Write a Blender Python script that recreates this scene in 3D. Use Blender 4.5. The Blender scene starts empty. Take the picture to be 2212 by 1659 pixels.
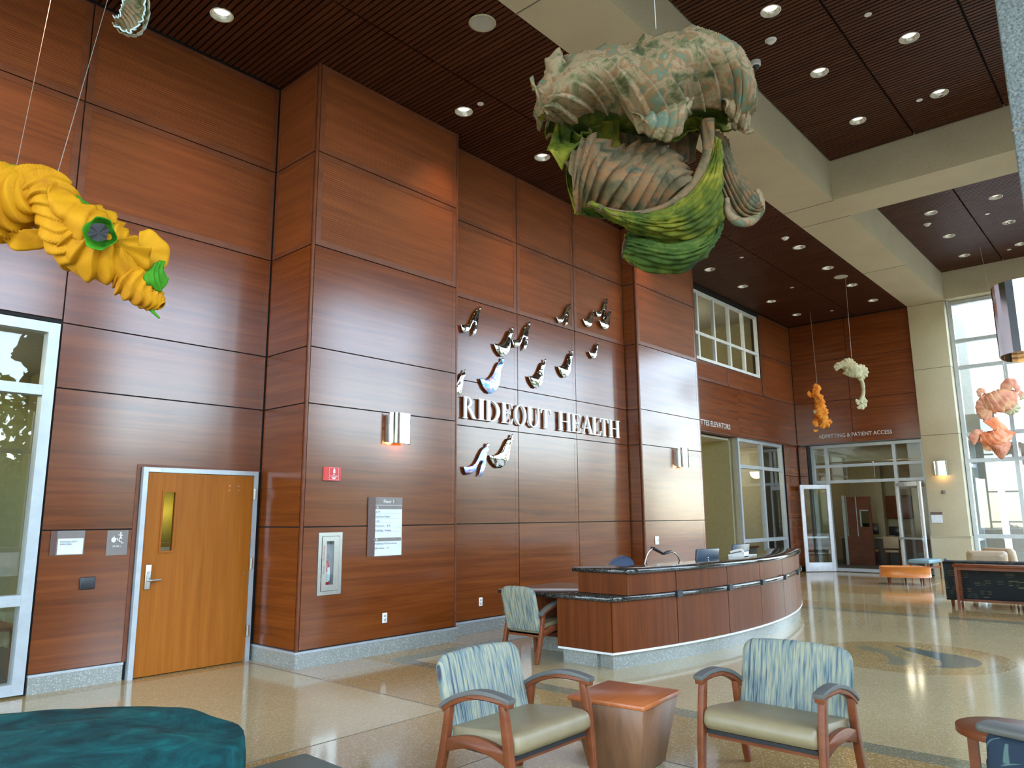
import bpy, bmesh, math, random
from mathutils import Vector, Matrix
random.seed(7)
SC = bpy.context.scene
COL = SC.collection
PI = math.pi

# ------------------------------------------------------------------ camera
cam_d = bpy.data.cameras.new('camera'); cam = bpy.data.objects.new('camera', cam_d); COL.objects.link(cam)
CAMROT = Matrix(((0.6645841507518145, -0.12680341065610456, -0.7363754488136257),
                 (-0.7471712381322418, -0.12324705371017404, -0.6531043597004189),
                 (-0.007940244166401971, 0.9842413620640725, -0.17665189986195207)))
cam.matrix_world = Matrix.Translation((0, 0, 1.6)) @ CAMROT.to_4x4()
cam_d.sensor_width = 36.0; cam_d.lens = 36.0 * 1599.42 / 2212.0; cam_d.clip_end = 300
SC.camera = cam
# ------------------------------------------------------------------ world, sun, exposure
SC.view_settings.view_transform = 'Standard'; SC.view_settings.look = 'None'
SC.view_settings.gamma = 1.0; SC.view_settings.use_curve_mapping = False
SC.view_settings.exposure = -0.42
w = bpy.data.worlds.new('world'); SC.world = w; w.use_nodes = True
nt = w.node_tree; nt.nodes.clear()
wo = nt.nodes.new('ShaderNodeOutputWorld'); bg = nt.nodes.new('ShaderNodeBackground')
sky = nt.nodes.new('ShaderNodeTexSky'); sky.sky_type = 'NISHITA'; sky.sun_disc = False
sky.sun_elevation = math.radians(55); sky.sun_rotation = math.radians(160); sky.air_density = 1.0; sky.dust_density = 0.3; sky.ozone_density = 1.2
hs = nt.nodes.new('ShaderNodeHueSaturation'); hs.inputs['Saturation'].default_value = 0.72
nt.links.new(sky.outputs[0], hs.inputs['Color']); nt.links.new(hs.outputs[0], bg.inputs[0]); nt.links.new(bg.outputs[0], wo.inputs[0])
bg.inputs[1].default_value = 2.6
sd = bpy.data.lights.new('sun', 'SUN'); sun = bpy.data.objects.new('sun', sd); COL.objects.link(sun)
sd.energy = 7.0; sd.angle = math.radians(0.6); sd.color = (1.0, 0.95, 0.86)
sun.rotation_euler = Vector((0.10, 0.42, -1.4)).to_track_quat('-Z', 'Y').to_euler()
sun.location = (4, -8, 20)

def portal(loc, rot, sx, sy):
    d = bpy.data.lights.new('window_portal', 'AREA'); d.shape = 'RECTANGLE'; d.size = sx; d.size_y = sy
    d.cycles.is_portal = True
    o = bpy.data.objects.new('window_portal', d); COL.objects.link(o); o.location = loc; o.rotation_euler = rot
portal((8.0, -0.40, 3.65), (PI/2, 0, 0), 28, 7.0)          # long glazed side, light heads to +y
portal((22.45, 1.7, 3.65), (0, PI/2, 0), 7.0, 4.5)
portal((-6.0, 3.9, 3.65), (0, -PI/2, 0), 7.0, 8.6)
SC.cycles.max_bounces = 7; SC.cycles.diffuse_bounces = 4; SC.cycles.glossy_bounces = 4
SC.cycles.transmission_bounces = 4; SC.cycles.transparent_max_bounces = 12
SC.cycles.caustics_reflective = False; SC.cycles.caustics_refractive = False
SC.cycles.sample_clamp_indirect = 6.0; SC.cycles.use_denoising = True
SC.cycles.use_adaptive_sampling = True

# ------------------------------------------------------------------ materials
def newmat(name):
    m = bpy.data.materials.new(name); m.use_nodes = True
    n = m.node_tree.nodes; b = n['Principled BSDF']; return m, m.node_tree, b
def setp(b, col=None, rough=None, metal=None, coat=None, spec=None, em=None, ems=None, coatr=None, sheen=None):
    if col is not None: b.inputs['Base Color'].default_value = (*col, 1)
    if rough is not None: b.inputs['Roughness'].default_value = rough
    if metal is not None: b.inputs['Metallic'].default_value = metal
    if coat is not None: b.inputs['Coat Weight'].default_value = coat
    if coatr is not None: b.inputs['Coat Roughness'].default_value = coatr
    if spec is not None: b.inputs['Specular IOR Level'].default_value = spec
    if sheen is not None: b.inputs['Sheen Weight'].default_value = sheen
    if em is not None: b.inputs['Emission Color'].default_value = (*em, 1); b.inputs['Emission Strength'].default_value = ems
def ramp(nt, stops, interp='LINEAR'):
    r = nt.nodes.new('ShaderNodeValToRGB'); r.color_ramp.interpolation = interp
    e = r.color_ramp.elements
    while len(e) < len(stops): e.new(0.5)
    for i, (p, c) in enumerate(stops): e[i].position = p; e[i].color = (*c, 1)
    return r
def coords(nt, scale, kind='Object', rnd=False, rot=None):
    tc = nt.nodes.new('ShaderNodeTexCoord')
    if kind == 'World':
        g = nt.nodes.new('ShaderNodeNewGeometry'); src = g.outputs['Position']
    else: src = tc.outputs[kind]
    mp = nt.nodes.new('ShaderNodeMapping'); mp.inputs['Scale'].default_value = scale
    if rot: mp.inputs['Rotation'].default_value = rot
    nt.links.new(src, mp.inputs[0])
    if rnd:
        oi = nt.nodes.new('ShaderNodeObjectInfo'); mu = nt.nodes.new('ShaderNodeMath'); mu.operation = 'MULTIPLY'
        mu.inputs[1].default_value = 37.0; nt.links.new(oi.outputs['Random'], mu.inputs[0])
        cx = nt.nodes.new('ShaderNodeCombineXYZ'); nt.links.new(mu.outputs[0], cx.inputs[0]); nt.links.new(mu.outputs[0], cx.inputs[2])
        nt.links.new(cx.outputs[0], mp.inputs['Location'])
    return mp.outputs[0]
def noise(nt, vec, scale=1.0, detail=3, rough=0.6, dist=0.0):
    n = nt.nodes.new('ShaderNodeTexNoise'); n.inputs['Scale'].default_value = scale; n.inputs['Detail'].default_value = detail
    n.inputs['Roughness'].default_value = rough; n.inputs['Distortion'].default_value = dist
    nt.links.new(vec, n.inputs['Vector']); return n.outputs[0]
def bump(nt, b, h, strength=0.2, dist=0.01):
    bp = nt.nodes.new('ShaderNodeBump'); bp.inputs['Strength'].default_value = strength; bp.inputs['Distance'].default_value = dist
    nt.links.new(h, bp.inputs['Height']); nt.links.new(bp.outputs[0], b.inputs['Normal'])
def plain(name, col, rough=0.5, metal=0.0, **k):
    m, nt, b = newmat(name); setp(b, col, rough, metal, **k)
    n = noise(nt, coords(nt, (1, 1, 1)), 9, 3)
    mx = nt.nodes.new('ShaderNodeMix'); mx.data_type = 'RGBA'; mx.inputs['Factor'].default_value = 0.5
    r = ramp(nt, [(0.3, tuple(c*0.93 for c in col)), (0.7, tuple(min(1, c*1.07) for c in col))])
    nt.links.new(n, r.inputs[0]); nt.links.new(r.outputs[0], b.inputs['Base Color'])
    return m
def wood(name, dark, mid, light, scale, rough=0.3, coat=0.0, kind='World', rnd=True, spec=0.5, bumps=0.0, coatr=.1):
    m, nt, b = newmat(name); setp(b, mid, rough, coat=coat, spec=spec, coatr=coatr)
    v = coords(nt, scale, kind, rnd)
    n1 = noise(nt, v, 1.0, 6, 0.65, 0.4)
    r = ramp(nt, [(0.28, dark), (0.5, mid), (0.72, light)])
    nt.links.new(n1, r.inputs[0]); nt.links.new(r.outputs[0], b.inputs['Base Color'])
    if bumps: bump(nt, b, n1, bumps, 0.002)
    return m
M = {}
M['panel'] = wood('cherry_panel', (0.095, 0.021, 0.004), (0.155, 0.036, 0.006), (0.21, 0.054, 0.010), (0.55, 0.55, 13), 0.19, spec=0.8)
m = wood('grooved_cherry', (0.125, 0.030, 0.007), (0.18, 0.046, 0.010), (0.23, 0.062, 0.016), (0.5, 0.5, 12), 0.55, spec=0.25); M['groove'] = m
nt = m.node_tree; b = nt.nodes['Principled BSDF']
wv = nt.nodes.new('ShaderNodeTexWave'); wv.wave_type = 'BANDS'; wv.bands_direction = 'Z'; wv.inputs['Scale'].default_value = 12.0
nt.links.new(coords(nt, (1, 1, 1), 'World'), wv.inputs['Vector']); bump(nt, b, wv.outputs[1], 0.5, 0.004)
M['edge'] = wood('cherry_edge', (0.11, 0.030, 0.012), (0.15, 0.044, 0.018), (0.19, 0.06, 0.026), (3, 3, 8), 0.35, spec=0.4)
M['slat'] = wood('slat_wood', (0.04, 0.010, 0.004), (0.066, 0.018, 0.007), (0.10, 0.029, 0.011), (9, 0.5, 9), 0.45, spec=0.3)
M['desk'] = wood('desk_veneer', (0.08, 0.019, 0.004), (0.125, 0.030, 0.006), (0.17, 0.043, 0.010), (14, 14, 0.6), 0.34, spec=0.2)
M['door'] = wood('door_veneer', (0.27, 0.080, 0.008), (0.33, 0.102, 0.011), (0.385, 0.125, 0.016), (16, 16, 0.8), 0.42, spec=0.15)
M['chairwood'] = wood('chair_wood', (0.13, 0.034, 0.011), (0.18, 0.050, 0.017), (0.23, 0.068, 0.024), (3, 3, 9), 0.36, kind='Object', rnd=False, spec=0.25)
M['tabletop'] = wood('table_top_wood', (0.33, 0.085, 0.022), (0.40, 0.11, 0.030), (0.47, 0.14, 0.042), (2.5, 22, 4), 0.32, kind='Object', rnd=False)
M['tableside'] = wood('table_side_wood', (0.15, 0.068, 0.032), (0.20, 0.092, 0.044), (0.25, 0.12, 0.06), (16, 16, 1.2), 0.4, kind='Object', rnd=False)
M['orangewood'] = wood('orange_wood', (0.50, 0.15, 0.022), (0.60, 0.19, 0.030), (0.68, 0.23, 0.042), (3, 3, 14), 0.3, kind='Object', rnd=False)
M['black'] = plain('black_reveal', (0.006, 0.005, 0.005), 0.8)
M['alu'] = plain('brushed_aluminium', (0.46, 0.50, 0.52), 0.38, 0.35)
M['whitemetal'] = plain('white_painted_metal', (0.80, 0.83, 0.86), 0.35)
M['chrome'] = plain('chrome', (0.78, 0.78, 0.80), 0.10, 1.0)
M['steel'] = plain('stainless_steel', (0.55, 0.54, 0.50), 0.3, 1.0)
M['white'] = plain('white_plastic', (0.78, 0.78, 0.74), 0.4)
M['letter'] = plain('letter_white', (0.86, 0.87, 0.88), 0.35)
M['greyletter'] = plain('grey_letter', (0.62, 0.60, 0.57), 0.4, 0.2)
M['signwhite'] = plain('sign_white', (0.68, 0.74, 0.80), 0.35)
M['signtaupe'] = plain('sign_taupe', (0.20, 0.17, 0.155), 0.35)
M['signbrown'] = plain('sign_brown', (0.11, 0.055, 0.045), 0.35)
M['ink'] = plain('sign_ink', (0.16, 0.15, 0.15), 0.5)
M['red'] = plain('red_enamel', (0.62, 0.020, 0.022), 0.3)
M['darkplastic'] = plain('dark_plastic', (0.018, 0.020, 0.024), 0.4)
M['monitor'] = plain('monitor_back', (0.045, 0.065, 0.095), 0.3)
M['blueseat'] = plain('slate_fabric', (0.07, 0.10, 0.17), 0.75)
M['cream_paint'] = plain('cream_paint', (0.42, 0.38, 0.26), 0.7)
M['olive_paint'] = plain('olive_wall_paint', (0.26, 0.24, 0.13), 0.7)
M['yellow_paint'] = plain('yellow_wall_paint', (0.42, 0.34, 0.06), 0.7)
M['dark_paint'] = plain('dark_taupe_paint', (0.10, 0.085, 0.07), 0.7)
M['ceil_tile'] = plain('ceiling_tile', (0.45, 0.44, 0.38), 0.8)
M['carpet'] = plain('grey_carpet', (0.16, 0.16, 0.15), 0.9)
M['vinyl'] = plain('taupe_vinyl', (0.25, 0.195, 0.105), 0.40)
M['armpad'] = plain('arm_pad', (0.105, 0.105, 0.095), 0.45)
M['seatunder'] = plain('seat_underside', (0.012, 0.012, 0.013), 0.7)
M['tanvinyl'] = plain('tan_vinyl', (0.50, 0.38, 0.25), 0.45)
M['bluevinyl'] = plain('blue_vinyl', (0.20, 0.33, 0.38), 0.45)
M['greenvinyl'] = plain('green_vinyl', (0.065, 0.085, 0.065), 0.45)
M['grasstuff'] = plain('lawn', (0.10, 0.16, 0.045), 0.9)
M['paving'] = plain('outside_paving', (0.20, 0.19, 0.165), 0.85)
M['bark'] = plain('bark', (0.10, 0.07, 0.05), 0.9)
M['leafy'] = plain('tree_leaves', (0.30, 0.30, 0.035), 0.7)
M['render'] = plain('stucco', (0.30, 0.275, 0.225), 0.85)
M['whitestucco'] = plain('white_stucco', (0.55, 0.56, 0.55), 0.85)
M['bronze_red'] = plain('picture_red', (0.35, 0.07, 0.05), 0.5)
M['cable'] = plain('steel_cable', (0.55, 0.52, 0.45), 0.4, 0.6)

def precast(name, c, spk=0.10, sc=90, rough=0.75, var=0.12):
    m, nt, b = newmat(name); setp(b, c, rough)
    v = coords(nt, (1, 1, 1), 'World')
    n = noise(nt, v, sc, 2, 0.7); n2 = noise(nt, v, 1.3, 4, 0.6)
    r = ramp(nt, [(0.33, tuple(x*(1-spk) for x in c)), (0.5, c), (0.68, tuple(min(1, x*(1+spk)) for x in c))])
    nt.links.new(n, r.inputs[0])
    mx = nt.nodes.new('ShaderNodeMix'); mx.data_type = 'RGBA'; mx.blend_type = 'MULTIPLY'; mx.inputs['Factor'].default_value = 1.0
    r2 = ramp(nt, [(0.3, (1-var,)*3), (0.7, (1.0,)*3)]); nt.links.new(n2, r2.inputs[0])
    nt.links.new(r.outputs[0], mx.inputs['A']); nt.links.new(r2.outputs[0], mx.inputs['B'])
    nt.links.new(mx.outputs['Result'], b.inputs['Base Color']); bump(nt, b, n, 0.15, 0.003)
    return m
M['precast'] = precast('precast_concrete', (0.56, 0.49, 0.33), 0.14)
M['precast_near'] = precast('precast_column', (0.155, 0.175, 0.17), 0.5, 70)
M['joint'] = plain('dark_joint', (0.16, 0.14, 0.10), 0.8)

def terrazzo(name, c, c2, chip, rough=0.10, sc=110):
    m, nt, b = newmat(name); setp(b, c, rough, spec=0.55)
    v = coords(nt, (1, 1, 1), 'World')
    vo = nt.nodes.new('ShaderNodeTexVoronoi'); vo.inputs['Scale'].default_value = sc; nt.links.new(v, vo.inputs['Vector'])
    sx = nt.nodes.new('ShaderNodeSeparateColor'); nt.links.new(vo.outputs['Color'], sx.inputs[0])
    r = ramp(nt, [(0.0, c2), (0.45, c), (0.82, c), (0.9, chip)]); nt.links.new(sx.outputs[0], r.inputs[0])
    n2 = noise(nt, v, 0.8, 3, 0.6)
    mx = nt.nodes.new('ShaderNodeMix'); mx.data_type = 'RGBA'; mx.blend_type = 'MULTIPLY'; mx.inputs['Factor'].default_value = 1.0
    r2 = ramp(nt, [(0.3, (0.88,)*3), (0.7, (1.0,)*3)]); nt.links.new(n2, r2.inputs[0])
    nt.links.new(r.outputs[0], mx.inputs['A']); nt.links.new(r2.outputs[0], mx.inputs['B'])
    nt.links.new(mx.outputs['Result'], b.inputs['Base Color'])
    return m
M['tz_tan'] = terrazzo('terrazzo_tan', (0.37, 0.265, 0.105), (0.32, 0.215, 0.072), (0.56, 0.47, 0.29))
M['tz_cream'] = terrazzo('terrazzo_cream', (0.46, 0.385, 0.205), (0.42, 0.34, 0.17), (0.58, 0.52, 0.35))
M['tz_pale'] = terrazzo('terrazzo_pale', (0.42, 0.345, 0.235), (0.37, 0.295, 0.19), (0.58, 0.5, 0.38))
M['tz_olive'] = terrazzo('terrazzo_olive', (0.215, 0.225, 0.145), (0.17, 0.18, 0.11), (0.36, 0.36, 0.26))
M['tz_blue'] = terrazzo('terrazzo_blue', (0.050, 0.10, 0.105), (0.04, 0.08, 0.085), (0.12, 0.17, 0.17))
M['tz_base'] = terrazzo('terrazzo_base', (0.29, 0.30, 0.265), (0.24, 0.25, 0.225), (0.46, 0.48, 0.44), 0.25, 120)
def granite():
    m, nt, b = newmat('dark_granite'); setp(b, (0.02, 0.02, 0.02), 0.06, spec=0.6)
    v = coords(nt, (1, 1, 1), 'World'); n = noise(nt, v, 55, 4, 0.8)
    r = ramp(nt, [(0.42, (0.008, 0.009, 0.009)), (0.56, (0.03, 0.032, 0.028)), (0.66, (0.16, 0.14, 0.09))])
    nt.links.new(n, r.inputs[0]); nt.links.new(r.outputs[0], b.inputs['Base Color']); return m
M['granite'] = granite()
def glassmat(name, tint, refl=1.0):
    m = bpy.data.materials.new(name); m.use_nodes = True; nt = m.node_tree; nt.nodes.clear()
    o = nt.nodes.new('ShaderNodeOutputMaterial'); t = nt.nodes.new('ShaderNodeBsdfTransparent'); g = nt.nodes.new('ShaderNodeBsdfGlossy')
    t.inputs[0].default_value = (*tint, 1); g.inputs['Roughness'].default_value = 0.01; g.inputs['Color'].default_value = (refl, refl, refl, 1)
    lw = nt.nodes.new('ShaderNodeLayerWeight'); lw.inputs[0].default_value = 0.5
    pw = nt.nodes.new('ShaderNodeMath'); pw.operation = 'POWER'; pw.inputs[1].default_value = 5.0; nt.links.new(lw.outputs['Facing'], pw.inputs[0])
    f = nt.nodes.new('ShaderNodeMath'); f.operation = 'MULTIPLY_ADD'; f.inputs[1].default_value = 0.95; f.inputs[2].default_value = 0.045; nt.links.new(pw.outputs[0], f.inputs[0])
    mx = nt.nodes.new('ShaderNodeMixShader')
    nt.links.new(f.outputs[0], mx.inputs[0]); nt.links.new(t.outputs[0], mx.inputs[1]); nt.links.new(g.outputs[0], mx.inputs[2])
    nt.links.new(mx.outputs[0], o.inputs[0]); return m
M['glass'] = glassmat('window_glass', (0.96, 0.98, 0.97))
M['glass_dark'] = glassmat('tinted_glass', (0.75, 0.82, 0.78))
def emat(name, col, s):
    m, nt, b = newmat(name); setp(b, (0.8, 0.8, 0.75), 0.4, em=col, ems=s); return m
M['lamp'] = emat('lamp_diffuser', (1.0, 0.93, 0.78), 1.6)
M['lampwarm'] = emat('warm_lamp', (1.0, 0.62, 0.25), 5.0)
M['troffer'] = emat('troffer_diffuser', (1.0, 0.88, 0.62), 2.2)
M['reflector'] = plain('downlight_reflector', (0.62, 0.60, 0.50), 0.25, 0.6)

def streak_fabric():
    m, nt, b = newmat('streaked_fabric'); setp(b, (0.4, 0.5, 0.55), 0.8, spec=0.2)
    v = coords(nt, (60, 8, 4.2), 'Object'); n = noise(nt, v, 1.0, 2, 0.55)
    v2 = coords(nt, (130, 12, 7.0), 'Object'); n2 = noise(nt, v2, 1.0, 1, 0.5)
    r = ramp(nt, [(0.32, (0.06, 0.055, 0.075)), (0.40, (0.10, 0.15, 0.165)), (0.45, (0.175, 0.215, 0.20)), (0.52, (0.235, 0.26, 0.21)), (0.58, (0.36, 0.335, 0.21)), (0.68, (0.20, 0.25, 0.23))])
    ad = nt.nodes.new('ShaderNodeMix'); ad.data_type = 'FLOAT'; ad.inputs[0].default_value = 0.38
    nt.links.new(n, ad.inputs[2]); nt.links.new(n2, ad.inputs[3])
    nt.links.new(ad.outputs[0], r.inputs[0]); nt.links.new(r.outputs[0], b.inputs['Base Color']); return m
M['streak'] = streak_fabric()
def flower_fabric(name, base, line, sc):
    m, nt, b = newmat(name); setp(b, base, 0.8, spec=0.2)
    v = coords(nt, (1, 1, 1), 'Object')
    vo = nt.nodes.new('ShaderNodeTexVoronoi'); vo.inputs['Scale'].default_value = sc; vo.inputs['Randomness'].default_value = 0.7
    nt.links.new(v, vo.inputs['Vector'])
    sub = nt.nodes.new('ShaderNodeVectorMath'); sub.operation = 'SUBTRACT'
    ms = nt.nodes.new('ShaderNodeVectorMath'); ms.operation = 'SCALE'; ms.inputs['Scale'].default_value = 1.0
    nt.links.new(v, ms.inputs[0]); nt.links.new(ms.outputs[0], sub.inputs[0]); nt.links.new(vo.outputs['Position'], sub.inputs[1])
    sp = nt.nodes.new('ShaderNodeSeparateXYZ'); nt.links.new(sub.outputs[0], sp.inputs[0])
    at = nt.nodes.new('ShaderNodeMath'); at.operation = 'ARCTAN2'; nt.links.new(sp.outputs[0], at.inputs[0]); nt.links.new(sp.outputs[2], at.inputs[1])
    mu = nt.nodes.new('ShaderNodeMath'); mu.operation = 'MULTIPLY'; mu.inputs[1].default_value = 18.0; nt.links.new(at.outputs[0], mu.inputs[0])
    si = nt.nodes.new('ShaderNodeMath'); si.operation = 'SINE'; nt.links.new(mu.outputs[0], si.inputs[0])
    r1 = ramp(nt, [(0.80, (0, 0, 0)), (0.9, (1, 1, 1))]); nt.links.new(si.outputs[0], r1.inputs[0])
    r2 = ramp(nt, [(0.0, (0, 0, 0)), (0.26, (0, 0, 0)), (0.28, (1, 1, 1)), (0.62, (1, 1, 1)), (0.66, (0, 0, 0))])
    dsc = nt.nodes.new('ShaderNodeMath'); dsc.operation = 'MULTIPLY'; dsc.inputs[1].default_value = 1.35
    nt.links.new(vo.outputs['Distance'], dsc.inputs[0]); nt.links.new(dsc.outputs[0], r2.inputs[0])
    mm = nt.nodes.new('ShaderNodeMath'); mm.operation = 'MULTIPLY'; nt.links.new(r1.outputs[0], mm.inputs[0]); nt.links.new(r2.outputs[0], mm.inputs[1])
    mx = nt.nodes.new('ShaderNodeMix'); mx.data_type = 'RGBA'; mx.inputs['A'].default_value = (*base, 1); mx.inputs['B'].default_value = (*line, 1)
    nt.links.new(mm.outputs[0], mx.inputs['Factor']); nt.links.new(mx.outputs['Result'], b.inputs['Base Color']); return m
M['flower'] = flower_fabric('flowered_upholstery', (0.022, 0.035, 0.055), (0.09, 0.15, 0.14), 3.4)
M['flower_far'] = flower_fabric('flowered_sofa_fabric', (0.028, 0.032, 0.036), (0.17, 0.175, 0.10), 5.5)
def cloth(name, stops, sc=6, rough=0.75, fine=60, trans=0.0, dist=0.6):
    m, nt, b = newmat(name); setp(b, stops[0][1], rough, spec=0.2)
    n = noise(nt, coords(nt, (1, 1, 1), 'Object'), sc, 5, 0.65, dist); r = ramp(nt, stops)
    nt.links.new(n, r.inputs[0]); nt.links.new(r.outputs[0], b.inputs['Base Color'])
    n2 = noise(nt, coords(nt, (1, 1, 1), 'Object'), fine, 3, 0.6); bump(nt, b, n2, 0.25, 0.004)
    return m
M['sil_out'] = cloth('painted_silk', [(0.30, (0.035, 0.042, 0.018)), (0.38, (0.085, 0.085, 0.035)), (0.44, (0.17, 0.135, 0.068)), (0.50, (0.235, 0.165, 0.095)), (0.55, (0.19, 0.10, 0.042)), (0.59, (0.115, 0.115, 0.06)), (0.64, (0.085, 0.125, 0.09)), (0.72, (0.23, 0.185, 0.11))], 6.0)
M['sil_brown'] = cloth('bronze_silk', [(0.32, (0.03, 0.027, 0.012)), (0.42, (0.075, 0.06, 0.027)), (0.50, (0.125, 0.085, 0.04)), (0.57, (0.19, 0.088, 0.033)), (0.65, (0.045, 0.06, 0.038)), (0.74, (0.15, 0.11, 0.052))], 5.0)
M['sil_green'] = cloth('green_silk', [(0.32, (0.014, 0.028, 0.001)), (0.46, (0.05, 0.068, 0.003)), (0.56, (0.12, 0.115, 0.006)), (0.68, (0.22, 0.18, 0.018))], 3.4)
M['sil_dkgreen'] = cloth('deep_green_silk', [(0.32, (0.012, 0.03, 0.004)), (0.5, (0.035, 0.065, 0.006)), (0.68, (0.11, 0.13, 0.018))], 3.6)
M['yellow'] = cloth('golden_silk', [(0.30, (0.38, 0.145, 0.002)), (0.45, (0.50, 0.215, 0.002)), (0.60, (0.56, 0.255, 0.004)), (0.75, (0.44, 0.165, 0.002))], 3.0)
M['leafgreen'] = cloth('bright_green_silk', [(0.3, (0.015, 0.12, 0.006)), (0.7, (0.06, 0.27, 0.010))], 6)
M['orange'] = cloth('orange_silk', [(0.3, (0.42, 0.10, 0.01)), (0.5, (0.70, 0.22, 0.02)), (0.68, (0.75, 0.36, 0.07))], 5)
M['creamsilk'] = cloth('cream_silk', [(0.3, (0.30, 0.28, 0.16)), (0.5, (0.46, 0.41, 0.25)), (0.7, (0.54, 0.48, 0.32))], 5)
M['salmon'] = cloth('salmon_silk', [(0.3, (0.48, 0.17, 0.10)), (0.5, (0.62, 0.27, 0.17)), (0.7, (0.70, 0.42, 0.22))], 4)
M['coral'] = cloth('coral_silk', [(0.3, (0.55, 0.10, 0.03)), (0.5, (0.72, 0.22, 0.09)), (0.7, (0.78, 0.42, 0.28))], 4)
M['paleblue'] = cloth('pale_blue_silk', [(0.3, (0.36, 0.46, 0.44)), (0.6, (0.50, 0.60, 0.60)), (0.75, (0.52, 0.50, 0.25))], 6)
M['teal'] = cloth('teal_velvet', [(0.30, (0.002, 0.022, 0.024)), (0.45, (0.003, 0.048, 0.052)), (0.58, (0.004, 0.085, 0.085)), (0.72, (0.006, 0.14, 0.135))], 3.2, 0.75, 40, dist=1.2)
def irid():
    m, nt, b = newmat('iridescent_metal'); setp(b, (0.4, 0.5, 0.9), 0.18, 0.9)
    n = noise(nt, coords(nt, (1, 1, 1), 'Object'), 14, 4, 0.7)
    r = ramp(nt, [(0.3, (0.25, 0.22, 0.9)), (0.45, (0.15, 0.55, 0.95)), (0.55, (0.6, 0.35, 0.85)), (0.65, (0.85, 0.7, 0.35)), (0.75, (0.3, 0.8, 0.9))])
    nt.links.new(n, r.inputs[0]); nt.links.new(r.outputs[0], b.inputs['Base Color']); bump(nt, b, n, 0.4, 0.01); return m
M['irid'] = irid()
m, nt, b = newmat('polished_metal'); setp(b, (0.42, 0.43, 0.43), 0.07, 1.0); bump(nt, b, noise(nt, coords(nt, (1, 1, 1)), 7, 2), 0.35, 0.02); M['mirror'] = m

# ------------------------------------------------------------------ mesh helpers
def put(o, parent=None):
    COL.objects.link(o)
    if parent is not None:
        o.parent = parent; o.matrix_parent_inverse = Matrix.Translation(parent.location).inverted() if parent.type == 'EMPTY' else Matrix.Identity(4)
    return o
def mesh(name, vs, fs, mat, parent=None, mi=None, smooth=False):
    me = bpy.data.meshes.new(name); me.from_pydata([tuple(v) for v in vs], [], fs)
    for mm in (mat if isinstance(mat, (list, tuple)) else [mat]): me.materials.append(mm)
    if mi: me.polygons.foreach_set('material_index', mi)
    if smooth: me.polygons.foreach_set('use_smooth', [True]*len(me.polygons))
    me.update(); o = bpy.data.objects.new(name, me); return put(o, parent)
class MB:
    def __init__(s): s.v = []; s.f = []; s.m = []
    def add(s, vs, fs, mi=0):
        k = len(s.v); s.v += [tuple(v) for v in vs]; s.f += [tuple(i+k for i in f) for f in fs]; s.m += [mi]*len(fs); return s
    def box(s, x0, x1, y0, y1, z0, z1, mi=0, M4=None):
        vs = [(x, y, z) for z in (z0, z1) for y in (y0, y1) for x in (x0, x1)]
        if M4 is not None: vs = [M4 @ Vector(v) for v in vs]
        return s.add(vs, [(0, 2, 3, 1), (4, 5, 7, 6), (0, 1, 5, 4), (1, 3, 7, 5), (3, 2, 6, 7), (2, 0, 4, 6)], mi)
    def prism(s, pts, fn, a, b, mi=0):
        """polygon pts (2d) extruded; fn(p,q,t)->xyz"""
        n = len(pts); ar = sum(pts[i][0]*pts[(i+1) % n][1]-pts[(i+1) % n][0]*pts[i][1] for i in range(n))
        vs = [fn(p[0], p[1], a) for p in pts]+[fn(p[0], p[1], b) for p in pts]
        tris = tri2d(pts)
        fs = [t for t in tris]+[tuple(i+n for i in reversed(t)) for t in tris]+[(i, (i+1) % n, (i+1) % n+n, i+n) for i in range(n)]
        return s.add(vs, fs, mi)
    def tube(s, pts, r, seg=8, mi=0, cap=True):
        pts = [Vector(p) for p in pts]; rings = []; vs = []
        rr = r if isinstance(r, (list, tuple)) else [r]*len(pts)
        up = None
        for i, p in enumerate(pts):
            t = (pts[min(i+1, len(pts)-1)]-pts[max(i-1, 0)]).normalized()
            if up is None: up = Vector((0, 0, 1)) if abs(t.z) < 0.9 else Vector((1, 0, 0))
            a = t.cross(up).normalized(); bb = a.cross(t).normalized(); up = bb
            for k in range(seg):
                th = 2*PI*k/seg; vs.append(p+a*math.cos(th)*rr[i]+bb*math.sin(th)*rr[i])
        fs = [(i*seg+k, i*seg+(k+1) % seg, (i+1)*seg+(k+1) % seg, (i+1)*seg+k) for i in range(len(pts)-1) for k in range(seg)]
        if cap: fs += [tuple(range(seg-1, -1, -1)), tuple((len(pts)-1)*seg+k for k in range(seg))]
        return s.add(vs, fs, mi)
    def cyl(s, c, r0, r1, z0, z1, seg=24, mi=0, cap=True):
        vs = [(c[0]+math.cos(2*PI*k/seg)*r0, c[1]+math.sin(2*PI*k/seg)*r0, z0) for k in range(seg)]+[(c[0]+math.cos(2*PI*k/seg)*r1, c[1]+math.sin(2*PI*k/seg)*r1, z1) for k in range(seg)]
        fs = [(k, (k+1) % seg, (k+1) % seg+seg, k+seg) for k in range(seg)]
        if cap: fs += [tuple(range(seg-1, -1, -1)), tuple(range(seg, 2*seg))]
        return s.add(vs, fs, mi)
    def lathe(s, c, prof, seg=24, mi=0):
        n = len(prof); vs = [(c[0]+math.cos(2*PI*k/seg)*r, c[1]+math.sin(2*PI*k/seg)*r, c[2]+z) for r, z in prof for k in range(seg)]
        return s.add(vs, [(i*seg+k, i*seg+(k+1) % seg, (i+1)*seg+(k+1) % seg, (i+1)*seg+k) for i in range(n-1) for k in range(seg)], mi)
    def obj(s, name, mat, parent=None, smooth=False): return mesh(name, s.v, s.f, mat, parent, s.m, smooth)
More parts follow.
